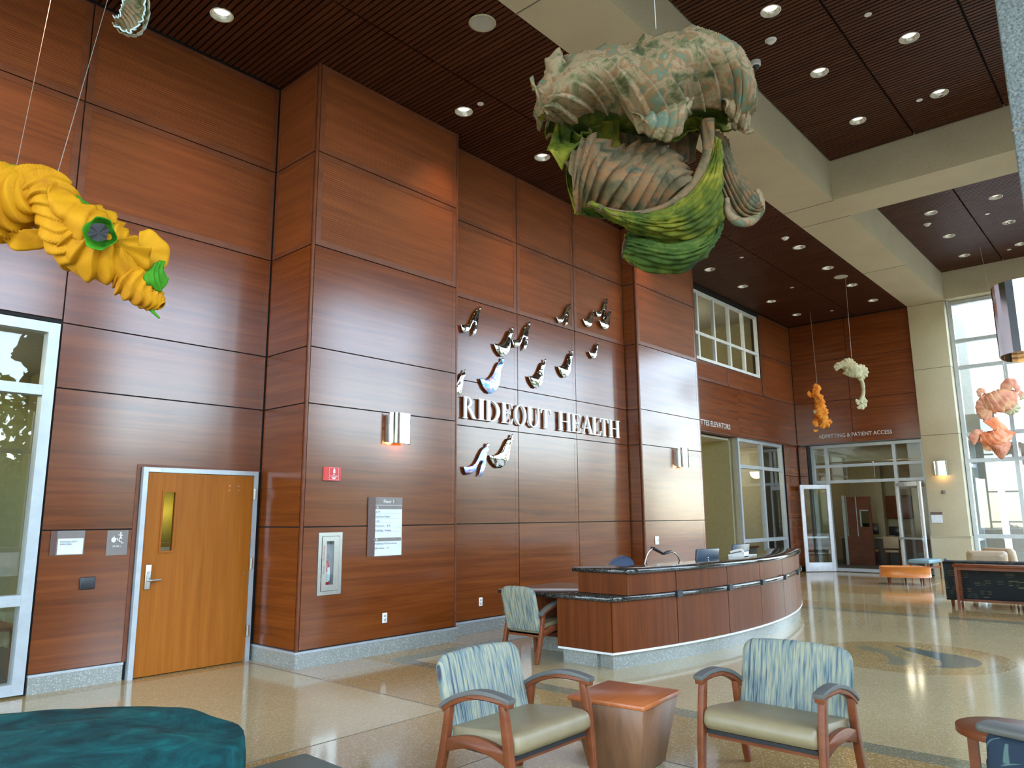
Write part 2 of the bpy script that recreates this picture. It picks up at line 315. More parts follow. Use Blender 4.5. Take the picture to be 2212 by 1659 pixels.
def tri2d(pts):
    n = len(pts); idx = list(range(n))
    if sum(pts[i][0]*pts[(i+1) % n][1]-pts[(i+1) % n][0]*pts[i][1] for i in range(n)) < 0: idx.reverse()
    if n <= 4: return [tuple(idx)]
    from mathutils.geometry import tessellate_polygon
    t = tessellate_polygon([[Vector((p[0], p[1], 0)) for p in pts]])
    out = []
    for a, b, c in t:
        s = (pts[b][0]-pts[a][0])*(pts[c][1]-pts[a][1])-(pts[c][0]-pts[a][0])*(pts[b][1]-pts[a][1])
        out.append((a, b, c) if s > 0 else (a, c, b))
    return out
def fixn(o):
    bm = bmesh.new(); bm.from_mesh(o.data); bmesh.ops.recalc_face_normals(bm, faces=bm.faces); bm.to_mesh(o.data); bm.free(); return o
def bev(o, wd=0.005, seg=2, ang=40, smooth=True):
    md = o.modifiers.new('bevel', 'BEVEL'); md.width = wd; md.segments = seg; md.limit_method = 'ANGLE'; md.angle_limit = math.radians(ang)
    if smooth: o.data.polygons.foreach_set('use_smooth', [True]*len(o.data.polygons))
    return o
def struct(o): o['kind'] = 'structure'; return o
def tag(o, label, cat, group=None):
    o['label'] = label; o['category'] = cat
    if group: o['group'] = group
    return o
def thing(name, label, cat, loc=(0, 0, 0), group=None):
    o = bpy.data.objects.new(name, None); o.location = loc; o.empty_display_size = 0.1; COL.objects.link(o); return tag(o, label, cat, group)
def copy_tree(o, parent=None, depth=0):
    c = o.copy(); COL.objects.link(c)
    if parent is not None: c.parent = parent; c.matrix_parent_inverse = o.matrix_parent_inverse.copy()
    for ch in o.children: copy_tree(ch, c)
    return c
def catmull(P, n):
    P = [Vector(p) for p in P]; Q = [2*P[0]-P[1]]+P+[2*P[-1]-P[-2]]; out = []; segs = len(P)-1
    for i in range(n+1):
        t = i/n*segs; k = min(int(t), segs-1); u = t-k; a, b, c, d = Q[k], Q[k+1], Q[k+2], Q[k+3]
        out.append(0.5*((2*b)+(c-a)*u+(2*a-5*b+4*c-d)*u*u+(3*b-a-3*c+d)*u**3))
    return out
YF = lambda p, q, t: (p, t, q)      # outline in x,z; thickness along y
XF = lambda p, q, t: (t, p, q)      # outline in y,z; thickness along x
ZF = lambda p, q, t: (p, q, t)

# ------------------------------------------------------------------ setting: floor
fl = MB().box(-6.3, 22.42, -0.6, 8.46, -0.2, 0.0).obj('floor', M['tz_tan']); struct(fl)
def inlay(pts, mat, z=0.0012, name='inlay'):
    return MB().prism(pts, ZF, z-0.001, z).obj(name, M[mat], fl)
R4 = lambda x0, x1, y0, y1: [(x0, y0), (x1, y0), (x1, y1), (x0, y1)]
inlay(R4(-6.1, 4.59, 4.85, 7.98), 'tz_cream'); inlay(R4(-6.1, 4.59, 0.6, 3.70), 'tz_cream'); inlay(R4(-6.1, 4.59, -0.4, 0.6), 'tz_tan')
inlay(R4(4.61, 5.55, 6.74, 7.30), 'tz_pale'); inlay([(4.61, 7.0), (4.68, 7.3), (4.68, 8.2), (4.61, 8.2)], 'tz_pale', .0009)
inlay(R4(5.88, 13.3, -0.45, 6.74), 'tz_cream'); inlay(R4(7.0, 14.0, 7.0, 7.55), 'tz_pale')
inlay(R4(5.67, 5.88, -0.45, 7.0), 'tz_olive'); inlay(R4(5.88, 13.3, 6.74, 7.0), 'tz_olive'); inlay(R4(13.3, 13.6, -0.45, 7.0), 'tz_olive')
inlay(R4(14.6, 16.4, -0.45, 8.1), 'tz_cream'); inlay(R4(18.2, 19.9, 4.4, 8.1), 'tz_pale')
MB().box(4.59, 4.605, -0.45, 8.2, -0.001, 0.0014).box(-6.1, 4.59, 4.84, 4.85, -.001, .0014).box(-6.1, 4.59, 3.70, 3.71, -.001, .0014).obj('divider_strip', M['joint'], fl)
circ = [(9.606+1.03*math.cos(2*PI*k/64), 2.51+1.03*math.sin(2*PI*k/64)) for k in range(64)]
inlay(circ, 'tz_tan', 0.0022, 'medallion')
inlay([(10.18, 2.82), (10.25, 2.81), (10.26, 2.77), (10.17, 2.72), (10.18, 2.67), (10.28, 2.65), (10.2, 2.61), (10.15, 2.53), (10.12, 2.43), (10.06, 2.28), (10.03, 2.14), (9.94, 2.0), (9.82, 1.87), (9.63, 1.79), (9.44, 1.8), (9.3, 1.87), (9.17, 1.97), (9.13, 2.07), (9.12, 2.15), (9.26, 2.11), (9.41, 2.13), (9.55, 2.19), (9.67, 2.29), (9.78, 2.4), (9.87, 2.51), (9.94, 2.6), (10.03, 2.68), (10.09, 2.7), (10.17, 2.74), (10.17, 2.79)], 'tz_blue', 0.0032, 'bird_inlay')
inlay([(10.01, 3.22), (9.97, 3.13), (10.06, 3.09), (9.97, 3.05), (9.92, 2.95), (9.83, 2.78), (9.84, 2.64), (9.66, 2.42), (9.56, 2.48), (9.78, 2.72), (9.71, 2.76), (9.57, 2.66), (9.41, 2.49), (9.28, 2.41), (9.12, 2.38), (8.99, 2.44), (8.94, 2.58), (9.24, 2.61), (9.42, 2.68), (9.6, 2.8), (9.69, 2.96), (9.72, 3.06), (9.85, 3.13)], 'tz_olive', 0.0032, 'bird_inlay')

# ------------------------------------------------------------------ setting: ceiling with slats
DL = [(3.45, 7.395, 'recessed downlight above the tall left wall, closest to the camera'), (6.717, 6.82, 'recessed downlight left of the big sculpture, beside a small sprinkler cover'),
      (8.50, 6.86, 'recessed downlight peeping out at the left edge of the big sculpture'), (12.03, 6.82, 'recessed downlight glimpsed through the gap in the big sculpture'),
      (15.33, 7.45, 'far downlight just above the upper interior window, nearest of the wall row'), (17.085, 7.45, 'second of the four far downlights along the upper window'),
      (18.85, 7.46, 'third of the four far downlights along the upper window'), (20.655, 7.47, 'last of the far downlights by the wall, nearest the back corner'),
      (15.30, 5.37, 'far downlight along the long beam, next to the smoke detector'), (17.10, 5.39, 'far downlight along the long beam, just before the ceiling speaker'),
      (18.847, 5.40, 'far downlight along the long beam, just after the ceiling speaker'), (20.63, 5.42, 'far downlight along the long beam, closest to the panelled back wall'),
      (7.567, 2.76, 'recessed downlight at the top edge, right of the big sculpture'), (9.146, 2.776, 'middle downlight of the beam-side row before the cross beam'), (10.73, 2.789, 'last downlight of the beam-side row, just before the cross beam'),
      (9.153, 1.724, 'recessed downlight upper right, nearest of the window-side row before the cross beam'), (10.736, 1.741, 'downlight of the window-side row just before the cross beam'),
      (15.181, 2.83, 'first downlight beyond the cross beam in the row by the long beam'), (16.763, 2.85, 'middle downlight beyond the cross beam in the row by the long beam'), (18.314, 2.866, 'last downlight beyond the cross beam in the row by the long beam'),
      (15.19, 1.786, 'first downlight beyond the cross beam in the row at the right edge'), (16.732, 1.81, 'middle downlight beyond the cross beam in the row at the right edge'), (18.32, 1.824, 'last downlight beyond the cross beam, cut by the right edge'),
      (1.75, 7.4, 'recessed downlight above the left edge of the photo, out of frame')]
SB = 5.6/4.95
DL = [(x*SB, y*SB, l) if y < 3.5 else (x, y, l) for x, y, l in DL]
LIGHTS = [(a[0], a[1]) for a in DL]
SPK = [(5.526, 5.312, 0.155), (17.976, 5.387, 0.155)]
SPR = [(6.726, 6.503), (15.055, 6.546), (18.012, 6.573), (20.909, 6.579), (9.468, 2.216), (12.138, 2.243), (18.063, 2.310), (20.985, 2.334)]
PITCH = 0.0742; SW = 0.051; CZ = 7.2; CR = 7.935   # left bay and (higher) right bay ceilings
def cz(y): return CZ if y > 4.5 else CR
holes = [(x, y, 0.125) for x, y in LIGHTS]+SPK
MB().box(-6.2, 22.1, 4.5, 8.4, CZ+0.07, CZ+0.3).box(-6.2, 22.1, -0.6, 4.5, CR+0.07, CR+0.3).obj('ceiling', M['black']); ceil = bpy.data.objects['ceiling']; struct(ceil)
slat_cache = {}
def slat_row(x, y0, y1, mb=None):
    CZ = cz(y0)
    cuts = sorted((hy-math.sqrt(max(hr*hr-(x+SW/2-hx)**2, 0))-0.004, hy+math.sqrt(max(hr*hr-(x+SW/2-hx)**2, 0))+0.004) for hx, hy, hr in holes if abs(x+SW/2-hx) < hr and y0 < hy < y1)
    segs = []; a = y0
    for c0, c1 in cuts: segs.append((a, c0)); a = c1
    segs.append((a, y1))
    if mb is not None:
        for s0, s1 in segs: mb.box(x, x+SW, s0, s1, CZ, CZ+0.045)
        return
    if len(segs) == 1:
        key = (y0, y1)
        if key not in slat_cache:
            o = MB().box(0, SW, y0, y1, CZ, CZ+0.045).obj('slat', M['slat'], ceil); slat_cache[key] = o.data; o.location = (x, 0, 0); return
        o = bpy.data.objects.new('slat', slat_cache[key]); put(o, ceil); o.location = (x, 0, 0); return
    mb = MB()
    for s0, s1 in segs: mb.box(0, SW, s0, s1, CZ, CZ+0.045)
    o = mb.obj('slat', M['slat'], ceil); o.location = (x, 0, 0)
rest = MB(); count = 0
def bay(x0, x1, strips, single):
    global count
    n = int((x1-x0)/PITCH)
    for i in range(n):
        x = x0+i*PITCH
        for (a, b) in strips:
            if single(x, a) and count < 296: slat_row(x, a, b); count += 1
            else: slat_row(x, a, b, rest)
bay(-6.0, 21.95, [(4.93, 6.25), (6.28, 8.20)], lambda x, a: 2.0 < x < 10.2)
bay(-6.0, 13.293, [(2.60, 3.98), (1.31, 2.57), (-0.5, 1.28)], lambda x, a: 10.0 < x and a > 1.0)
bay(14.277, 21.85, [(2.60, 3.98), (1.31, 2.57), (-0.5, 1.28)], lambda x, a: False)
ro = rest.obj('slat', M['slat'], ceil); ro['kind'] = 'stuff'
# concrete beams
ZB = 7.2
def beam(name, *b):
    o = MB().box(*b).obj(name, M['precast']); return struct(o)
bl = beam('beam', -6.1, 21.88, 4.005, 4.92, ZB, 8.1)
jt = MB()
for x in (4.79, 5.66, 13.33, 14.25, 18.1): jt.box(x, x+0.018, 3.994, 4.93, ZB-0.003, ZB+.002)
jt.obj('joint', M['joint'], bl)
beam('beam', 13.316, 14.255, -0.5, 4.005, ZB, 8.1); beam('beam', 4.752, 5.657, -0.5, 4.005, ZB, 8.1)
sp = beam('beam', 21.88, 22.35, -0.5, 4.005, 7.21, 8.1)
# columns
def column(x0, x1, y0, y1, mat, joints, ztop=7.95, name='column'):
    o = MB().box(x0, x1, y0, y1, 0, ztop).obj(name, M[mat]); bev(o, 0.012, 2); struct(o)
    j = MB()
    for z in joints: j.box(x0-0.002, x1+0.002, y0-0.002, y1+0.002, z, z+0.014)
    j.obj('joint', M['joint'], o); return o
c = column(21.88, 22.78, 4.027, 4.91, 'precast', [3.625, 5.396, 7.17])
MB().box(21.86, 22.79, 4.016, 4.92, 0, 0.99).obj('plinth', M['precast'], c); MB().box(21.85, 22.80, 4.005, 4.93, 0.99, 1.03).obj('ledge', M['cream_paint'], c)
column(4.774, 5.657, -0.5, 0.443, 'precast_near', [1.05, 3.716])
column(13.349, 14.255, -0.5, 0.43, 'precast', [1.05, 3.63])

# ------------------------------------------------------------------ wood panelled walls
J = [0.185, 1.506, 2.907, 3.575, 4.82, 6.02, 7.195]; G = 0.014
def upper(z): return z >= 4.7
def frame_panel(name, fn, a0, a1, z0, z1, th, parent, up, border=0.07):
    """panel with a rim and a sunk field. fn(a,z,d) maps panel coordinates to world; d>0 is out of the wall"""
    h = 0.004 if up else 0.0015; b = border
    A = [(a0, z0), (a1, z0), (a1, z1), (a0, z1)]; B = [(a0+b, z0+b), (a1-b, z0+b), (a1-b, z1-b), (a0+b, z1-b)]
    vs = [fn(p, q, 0) for p, q in A]+[fn(p, q, th) for p, q in A]+[fn(p, q, th) for p, q in B]+[fn(p, q, th-h) for p, q in B]
    fs = [(i, (i+1) % 4, (i+1) % 4+4, i+4) for i in range(4)]+[(i+4, (i+1) % 4+4, (i+1) % 4+8, i+8) for i in range(4)]+[(i+8, (i+1) % 4+8, (i+1) % 4+12, i+12) for i in range(4)]+[(12, 13, 14, 15), (3, 2, 1, 0)]
    o = mesh(name, vs, fs, [M['edge'] if up else M['panel'], M['groove'] if up else M['panel']], parent, [0]*12+[1, 0])
    fixn(o); return o
def wall_y(y, parent, x0, x1, zs, seams=()):
    xs = [x0]+list(seams)+[x1]
    for i in range(len(xs)-1):
        for k in range(len(zs)-1):
            fn = lambda a, z, d: (a, y+0.02-d, z)
            frame_panel('panel', fn, xs[i]+G/2, xs[i+1]-G/2, zs[k]+G/2, zs[k+1]-G/2, 0.02, parent, upper(zs[k]))
def wall_x(x, parent, y0, y1, zs, seams=(), sgn=-1):
    ys = [y0]+list(seams)+[y1]
    for i in range(len(ys)-1):
        for k in range(len(zs)-1):
            fn = lambda a, z, d: (x-sgn*0.02+sgn*d, a, z)
            frame_panel('panel', fn, ys[i]+G/2, ys[i+1]-G/2, zs[k]+G/2, zs[k+1]-G/2, 0.02, parent, upper(zs[k]), 0.05)
def backing(name, *b): return struct(MB().box(*b).obj(name, M['black']))
BT = 0.178
# recessed wall with door and glazed screen
wl = struct(MB().box(2.42, 3.31, 8.251, 8.45, 0, 7.27).box(3.31, 4.64, 8.251, 8.45, 2.16, 7.27).box(4.64, 4.74, 8.251, 8.45, 0, 7.27).box(-6.1, 2.42, 8.251, 8.45, 3.57, 7.27).obj('wall_left', M['black']))
for a in ([2.42, 3.27, 0.178, 1.506], [2.42, 4.69, 2.907, 3.575], [2.42, 4.69, 3.575, 4.82], [2.42, 4.69, 4.82, 6.02], [2.42, 4.69, 6.02, 7.19],
          [-0.2, 2.42, 3.60, 4.82], [-0.2, 2.42, 4.82, 6.02], [-0.2, 2.42, 6.02, 7.19], [-3.0, -0.2, 3.60, 4.82], [-3.0, -0.2, 4.82, 6.02], [-3.0, -0.2, 6.02, 7.19]):
    frame_panel('panel', lambda p, q, d: (p, 8.25-d, q), a[0]+G/2, a[1]-G/2, a[2]+G/2, a[3]-G/2, 0.02, wl, a[2] > 4.7)
p = MB().prism([(2.427, 1.513), (3.27, 1.513), (3.27, 2.155), (4.683, 2.155), (4.683, 2.90), (2.427, 2.90)], YF, 8.23, 8.25).obj('panel', M['panel'], wl); fixn(p)
MB().box(3.262, 3.30, 8.222, 8.25, 0.18, 2.185).box(3.30, 4.685, 8.222, 8.25, 2.155, 2.185).obj('door_trim', M['edge'], wl)
# pilaster 1
def pilaster(x0, x1, yf, yb, hole=None):
    right = True
    if hole is None:
        o = backing('pilaster', x0+0.021, x1-0.021, yf+0.021, yb+0.3, 0, 7.25); wall_y(yf, o, x0+0.03, x1-0.03, J)
    else:
        h0, h1, g0, g1 = hole; yd = yf+0.17
        o = struct(MB().box(x0+0.021, x1-0.021, yd, yb+0.3, 0, 7.25).box(x0+0.021, h0, yf+0.021, yd, 0, 7.25).box(h1, x1-0.021, yf+0.021, yd, 0, 7.25).box(h0, h1, yf+0.021, yd, 0, g0).box(h0, h1, yf+0.021, yd, g1, 7.25).obj('pilaster', M['black']))
        wall_y(yf, o, x0+0.03, x1-0.03, J[1:]); a0, a1, b0, b1 = x0+0.03+G/2, x1-0.03-G/2, J[0]+G/2, J[1]-G/2
        MB().box(a0, h0, yf, yf+0.02, b0, b1).box(h1, a1, yf, yf+0.02, b0, b1).box(h0, h1, yf, yf+0.02, b0, g0).box(h0, h1, yf, yf+0.02, g1, b1).obj('panel', M['panel'], o)
    wall_x(x0, o, yf+0.035, yb-0.005, J)
    if right: wall_x(x1, o, yf+0.035, yb-0.005, J, (), 1)
    for xx in (x0+0.015, x1-0.015):                                  # solid wood corner posts
        bev(MB().box(xx-0.015, xx+0.015, yf-0.002, yf+0.030, BT, 7.2).obj('corner_post', M['edge'], o), 0.003, 2)
    return o
pilaster(4.70, 7.10, 7.32, 8.23, (4.97, 5.21, 0.79, 1.40))
p2 = pilaster(11.85, 14.22, 7.32, 8.23)
wm = backing('wall_middle', 7.08, 11.9, 7.621, 7.9, 0, 7.27)
wall_y(7.6, wm, 7.105, 11.82, J, (8.705, 10.24))
we = struct(MB().box(14.2, 15.3, 8.251, 8.45, 3.6, 7.27).box(19.72, 22.3, 8.251, 8.45, 3.6, 7.27).box(15.3, 19.72, 8.251, 8.45, 3.6, 5.33).box(15.3, 19.72, 8.251, 8.45, 7.09, 7.27).obj('wall_back', M['black']))
wall_y(8.23, we, 14.24, 18.1, [3.60, 4.82]); wall_y(8.23, we, 18.1, 21.98, [3.60, 4.82])
wall_y(8.23, we, 14.24, 15.25, [4.82, 6.02, 7.19]); wall_y(8.23, we, 19.86, 21.98, [4.82, 6.02, 7.19])
wall_y(8.23, we, 15.3, 17.6, [4.82, 5.31]); wall_y(8.23, we, 17.6, 19.72, [4.82, 5.31])
MB().box(19.74, 19.85, 8.225, 8.27, 4.83, 7.15).obj('window_jamb', M['edge'], we)
MB().box(14.22, 22, 8.235, 10.5, 3.575, 3.597).obj('soffit', M['edge'], we)
wr = struct(MB().box(22.0, 22.2, 4.93, 8.5, 3.62, 7.27).obj('wall_far', M['black']))
for ys in ((6.63, 8.22), (4.9, 6.63)):
    for k in range(len(J)-4):
        z0, z1 = J[3+k], J[4+k]
        if k == 0: z0 = 3.60
        frame_panel('panel', lambda a, z, d: (22.0-d, a, z), ys[0]+G/2, ys[1]-G/2, z0+G/2, z1-G/2, 0.02, wr, False, 0.06)
# pier beside elevator screen
pr = backing('pier', 21.05, 22.3, 8.27, 8.9, 0, 3.58); wall_y(8.25, pr, 21.02, 21.98, [0.12, 1.506, 2.70, 3.57])
pr2 = backing('pier', 22.02, 22.4, 7.96, 8.6, 0, 3.58); wall_x(22.0, pr2, 7.98, 8.22, [0.12, 1.506, 2.70, 3.57])
# terrazzo base with metal cap
def base(name, x0, x1, y0, y1, face):
    o = struct(MB().box(x0, x1, y0, y1, 0, 0.155).obj(name, M['tz_base']))
    MB().box(x0-0.004, x1+0.004, y0-0.006, y1, 0.155, 0.178).obj('cap_strip', M['alu'], o)
base('baseboard_left', 2.43, 3.27, 8.215, 8.25, 0)
base('baseboard_left.001', 4.69, 7.11, 7.31, 7.34, 0); base('baseboard_left.002', 4.685, 4.72, 7.312, 8.24, 0)
base('baseboard_middle', 7.11, 11.85, 7.585, 7.62, 0); base('baseboard_right', 11.84, 14.23, 7.31, 7.34, 0)
base('baseboard_right.001', 11.835, 11.86, 7.32, 7.6, 0)

# ------------------------------------------------------------------ glazed screens
def glazing(name, xs, zs, y, fw, mat, glass='glass', fd=0.11, skip=(), axis='y', zf=0.0, ends=True):
    """frame bars at xs and zs, panes between; plane y=const (axis y) or x=const"""
    def bx(mb, a0, a1, d0, d1, z0, z1):
        return mb.box(a0, a1, d0, d1, z0, z1) if axis == 'y' else mb.box(d0, d1, a0, a1, z0, z1)
    f = MB()
    for x in xs: bx(f, x-fw/2, x+fw/2, y, y+fd, zs[0]-fw/2, zs[-1]+fw/2)
    for i in range(len(xs)-1):
        for z in zs: bx(f, xs[i]+fw/2, xs[i+1]-fw/2, y+0.004, y+fd-0.004, z-fw/2, z+fw/2)
    o = f.obj(name, M[mat]); struct(o)
    for i in range(len(xs)-1):
        for k in range(len(zs)-1):
            if (i, k) in skip: continue
            g = MB(); bx(g, xs[i]+fw/2, xs[i+1]-fw/2, y+fd*0.5-0.003, y+fd*0.5+0.003, zs[k]+fw/2, zs[k+1]-fw/2); g.obj('pane', M[glass], o)
    return o
glazing('window_1', [-3.0, -0.35, 2.35], [0.07, 0.865, 2.865, 3.50], 8.20, 0.10, 'alu', fd=0.14)
glazing('window_2', [15.35, 16.22, 17.09, 17.95, 18.81, 19.68], [5.37, 6.0, 7.05], 8.26, 0.075, 'whitemetal', fd=0.08)
glazing('window_3', [18.15, 19.6, 20.95], [0.05, 0.95, 2.84, 3.53], 8.30, 0.09, 'alu')
glazing('window_4', [8.42, 10.4], [0.05, 1.08, 3.53], 18.1, 0.09, 'cream_paint', axis='x')
glazing('window_5', [-0.45, 1.414, 2.885, 3.960], [0.06, 1.023, 2.935, 3.614, 5.390, 6.103, 7.143], 22.2, 0.095, 'alu', axis='x', fd=0.14)
glazing('window_6', [-6.0, -3.2, -0.6, 2.1, 4.7], [0.06, 1.05, 2.95, 5.35, 7.13], -0.5, 0.09, 'alu')
glazing('window_12', [5.72, 7.1, 8.45], [0.06, 1.05, 2.95, 5.35, 7.13], -0.5, 0.09, 'alu')
glazing('window_13', [9.95, 11.7, 13.3], [0.06, 1.05, 2.95, 5.35, 7.13], -0.5, 0.09, 'alu')
glazing('window_7', [14.3, 16.8, 19.4, 21.8], [0.06, 1.05, 2.95, 5.35, 7.13], -0.5, 0.09, 'alu')
struct(MB().box(8.50, 9.90, -0.6, -0.3, 0, 8.0).obj('wall_right', M['precast']))  # unseen pier, added for the dark gap in the panel reflections
struct(MB().box(-6.2, 22.4, -0.65, -0.35, 7.18, 8.15).obj('wall_right.001', M['precast']))
struct(MB().box(-6.2, 22.4, -1.8, -0.65, 7.45, 7.62).obj('sun_block_canopy', M['precast']))  # unseen overhang, added to keep direct sun off the floor and chairs
column(21.88, 22.78, -0.55, 0.0, 'precast', [1.05, 3.63])
glazing('window_8', [-0.4, 2.8, 5.6, 8.2], [0.06, 1.1, 2.8, 4.95, 7.1], -6.15, 0.09, 'alu', axis='x')
struct(MB().box(-6.4, -6.1, -0.6, 8.4, 7.15, 8.15).obj('wall_front', M['precast']))
glazing('window_9', [4.99, 5.70, 7.53, 7.92], [0.06, 2.52, 2.97, 3.54], 22.26, 0.085, 'alu', axis='x', skip=[(1, 0)])

# store door leaves (open), hinged on window_9
def leaf(name, label, hinge, ang, width, sgn):
    t = thing(name, label, 'door', (hinge[0], hinge[1], 0))
    mb = MB(); H = 2.44; s = 0.11
    R = Matrix.Translation((hinge[0], hinge[1], 0)) @ Matrix.Rotation(ang, 4, 'Z')
    for b in ((0, s, 0.012, H), (width-s, width, 0.012, H), (s, width-s, 0.012, 0.26), (s, width-s, H-0.12, H)):
        mb.box(b[0], b[1], -0.022, 0.022, b[2], b[3], 0, R)
    bev(mb.obj('frame', M['whitemetal'], t), 0.004, 1)
    MB().box(s, width-s, -0.004, 0.004, 0.26, H-0.12, 0, R).obj('pane', M['glass'], t)
    MB().box(s*0.4, width-s*0.4, -0.085, -0.05, 0.93, 0.98, 0, R).box(0.03, 0.07, -0.06, -0.02, 0.9, 1.01, 0, R).box(width-0.08, width-0.03, -0.06, -0.02, 0.88, 1.03, 0, R).obj('push_bar', M['alu'], t)
    MB().box(0.10, 0.42, -0.075, -0.022, H-0.10, H-0.03, 0, R).obj('closer', M['alu'], t)
    MB().tube([R @ Vector((width-0.06, -0.035, z)) for z in (0.1, 1.2, 2.3)], 0.008, 6).obj('rod', M['steel'], t)
    return t
leaf('glass_door', 'left leaf of open white-framed glass double door below the admitting sign', (22.24, 7.49), math.atan2(0.62, -0.66), 0.90, 1)
leaf('glass_door', 'right leaf of open white-framed glass double door, swung back against beige column', (22.24, 5.74), math.atan2(-0.76, -0.52), 0.90, -1)

# ------------------------------------------------------------------ wooden door in the left wall
def outline_box(*a): return MB().box(*a)
d1 = struct(MB().box(3.31, 3.36, 8.17, 8.42, 0, 2.155).box(4.59, 4.64, 8.17, 8.42, 0, 2.155).box(3.36, 4.59, 8.17, 8.42, 2.105, 2.155).obj('door_1', M['alu']))
mb = MB(); yA, yB = 8.185, 8.23
for b in ((3.365, 3.542, 0.012, 2.098), (3.672, 4.585, 0.012, 2.098), (3.542, 3.672, 0.012, 1.27), (3.542, 3.672, 1.895, 2.098)): mb.box(b[0], b[1], yA, yB, b[2], b[3])
mb.obj('leaf', M['door'], d1)
MB().box(3.527, 3.545, 8.172, 8.186, 1.25, 1.915).box(3.669, 3.687, 8.172, 8.186, 1.25, 1.915).box(3.545, 3.669, 8.172, 8.186, 1.25, 1.272).box(3.545, 3.669, 8.172, 8.186, 1.893, 1.915).obj('lite_frame', M['door'], d1)
MB().box(3.542, 3.672, 8.20, 8.206, 1.27, 1.895).obj('pane', M['glass_dark'], d1)
lk = bev(MB().box(3.408, 3.468, 8.165, 8.186, 0.88, 1.14).obj('lock_plate', M['steel'], d1), 0.008, 2)
MB().tube([(3.438, 8.17, 0.975), (3.438, 8.13, 0.975), (3.46, 8.12, 0.975), (3.55, 8.12, 0.978)], 0.011, 8).obj('handle', M['steel'], lk)
MB().tube([(3.438, 8.168, 1.06), (3.438, 8.150, 1.06)], 0.016, 12).obj('cylinder', M['steel'], lk)
for z in (0.28, 1.03, 1.83): MB().box(4.575, 4.615, 8.155, 8.172, z, z+0.12).tube([(4.592, 8.152, z), (4.592, 8.152, z+0.12)], 0.009, 8).obj('hinge', M['steel'], d1)
MB().box(3.37, 3.48, 8.165, 8.172, 2.112, 2.142).obj('number_plate', M['white'], d1)
for i, (x, z) in enumerate(((4.29, 1.98), (4.40, 1.98), (4.29, 1.93), (4.40, 1.93), (4.53, 0.99), (4.53, 0.96))): MB().tube([(x, 8.186, z), (x, 8.182, z)], 0.006, 8).obj('screw', M['steel'], d1)
struct(MB().box(3.31, 4.64, 8.60, 8.75, 0, 3).box(3.2, 3.31, 8.4, 8.75, 0, 3).box(4.64, 4.8, 8.4, 8.75, 0, 3).obj('wall_stair', M['yellow_paint']))

# ------------------------------------------------------------------ reception desk
DC = (9.46, 13.6); DR = 9.31
def dpt(x, off=0.0):
    """point on the desk's curved front at station x, moved off metres inwards (towards the centre)"""
    th = math.atan2(-(math.sqrt(DR*DR-(x-DC[0])**2)), x-DC[0]); r = DR-off
    return (DC[0]+r*math.cos(th), DC[1]+r*math.sin(th))
def curved(mb, xa, xb, o0, o1, z0, z1, n=8, mi=0):
    xs = [xa+(xb-xa)*i/n for i in range(n+1)]
    vs = []
    for x in xs:
        a = dpt(x, o0); b = dpt(x, o1); vs += [(a[0], a[1], z0), (b[0], b[1], z0), (b[0], b[1], z1), (a[0], a[1], z1)]
    fs = [(i*4+k, i*4+(k+1) % 4, i*4+4+(k+1) % 4, i*4+4+k) for i in range(n) for k in range(4)]+[(0, 1, 2, 3), tuple(4*n+k for k in (3, 2, 1, 0))]
    return mb.add(vs, fs, mi)
desk = thing('reception_desk', 'curved cherry reception desk with dark granite counters, under the white wall lettering', 'desk', (9.8, 4.6, 0))
DE = 13.15
o = curved(MB(), 6.86, DE, 0.03, 0.66, 0, 0.15, 30).box(6.872, 7.42, 4.9, 5.355, 0, 0.1495).obj('plinth', M['tz_base'], desk)
o = curved(MB(), 6.84, DE+.01, -0.006, 0.67, 0.150, 0.172, 30).box(6.828, 6.86, 4.66, 5.40, 0.150, 0.172).obj('trim_strip', M['white'], desk)
core = curved(MB(), 6.9, DE-0.02, 0.02, 0.66, 0.172, 0.69, 30).obj('carcass', M['black'], desk)
ST = [6.838, 7.82, 8.86, 9.80, 10.78, 11.75, 12.5, DE]
for i in range(len(ST)-1):
    o = curved(MB(), ST[i]+0.006, ST[i+1]-0.006, 0.0, 0.022, 0.174, 0.690, 6).obj('front_panel', M['desk'], desk); fixn(o)
    a = max(ST[i], 7.075)
    o = curved(MB(), a+0.006, ST[i+1]-0.006, 0.0, 0.022, 0.748, 0.972, 6).obj('upper_panel', M['desk'], desk); fixn(o)
o = MB().box(6.832, 6.86, 4.68, 5.405, 0.174, 0.69).box(6.86, 7.40, 5.38, 5.405, 0.172, 0.69).obj('end_panel', M['desk'], desk)
o = MB().box(7.06, 7.085, 4.60, 5.27, 0.748, 0.972).box(7.085, 8.0, 5.25, 5.27, 0.748, 0.972).obj('upper_end_panel', M['desk'], desk)
MB().box(7.36, 7.42, 5.40, 6.25, 0, 0.16).obj('knee_plinth', M['tz_base'], desk)
MB().box(7.37, 7.40, 5.40, 6.25, 0.16, 0.69).obj('modesty_panel', M['desk'], desk)
MB().box(7.9, 7.94, 5.3, 6.25, 0.0, 0.69).obj('side_panel', M['desk'], desk)
lc = MB(); curved(lc, 6.81, DE+0.03, -0.035, 0.60, 0.695, 0.742, 36); lc.box(6.795, 8.0, 4.66, 6.29, 0.6952, 0.7422)
bev(fixn(lc.obj('lower_counter', M['granite'], desk)), 0.004, 1)
uc = curved(MB(), 7.03, DE+0.02, -0.035, 0.50, 0.975, 1.022, 36).box(7.035, 7.6, 4.60, 5.34, 0.9752, 1.0222).obj('upper_counter', M['granite'], desk); bev(fixn(uc), 0.004, 1)
curved(MB(), 7.9, DE, 0.5, 1.15, 0.66, 0.69, 24).obj('work_surface', M['cream_paint'], desk)
curved(MB(), 7.1, DE-0.02, 0.42, 0.44, 0.748, 0.972, 24).obj('riser_back', M['black'], desk)
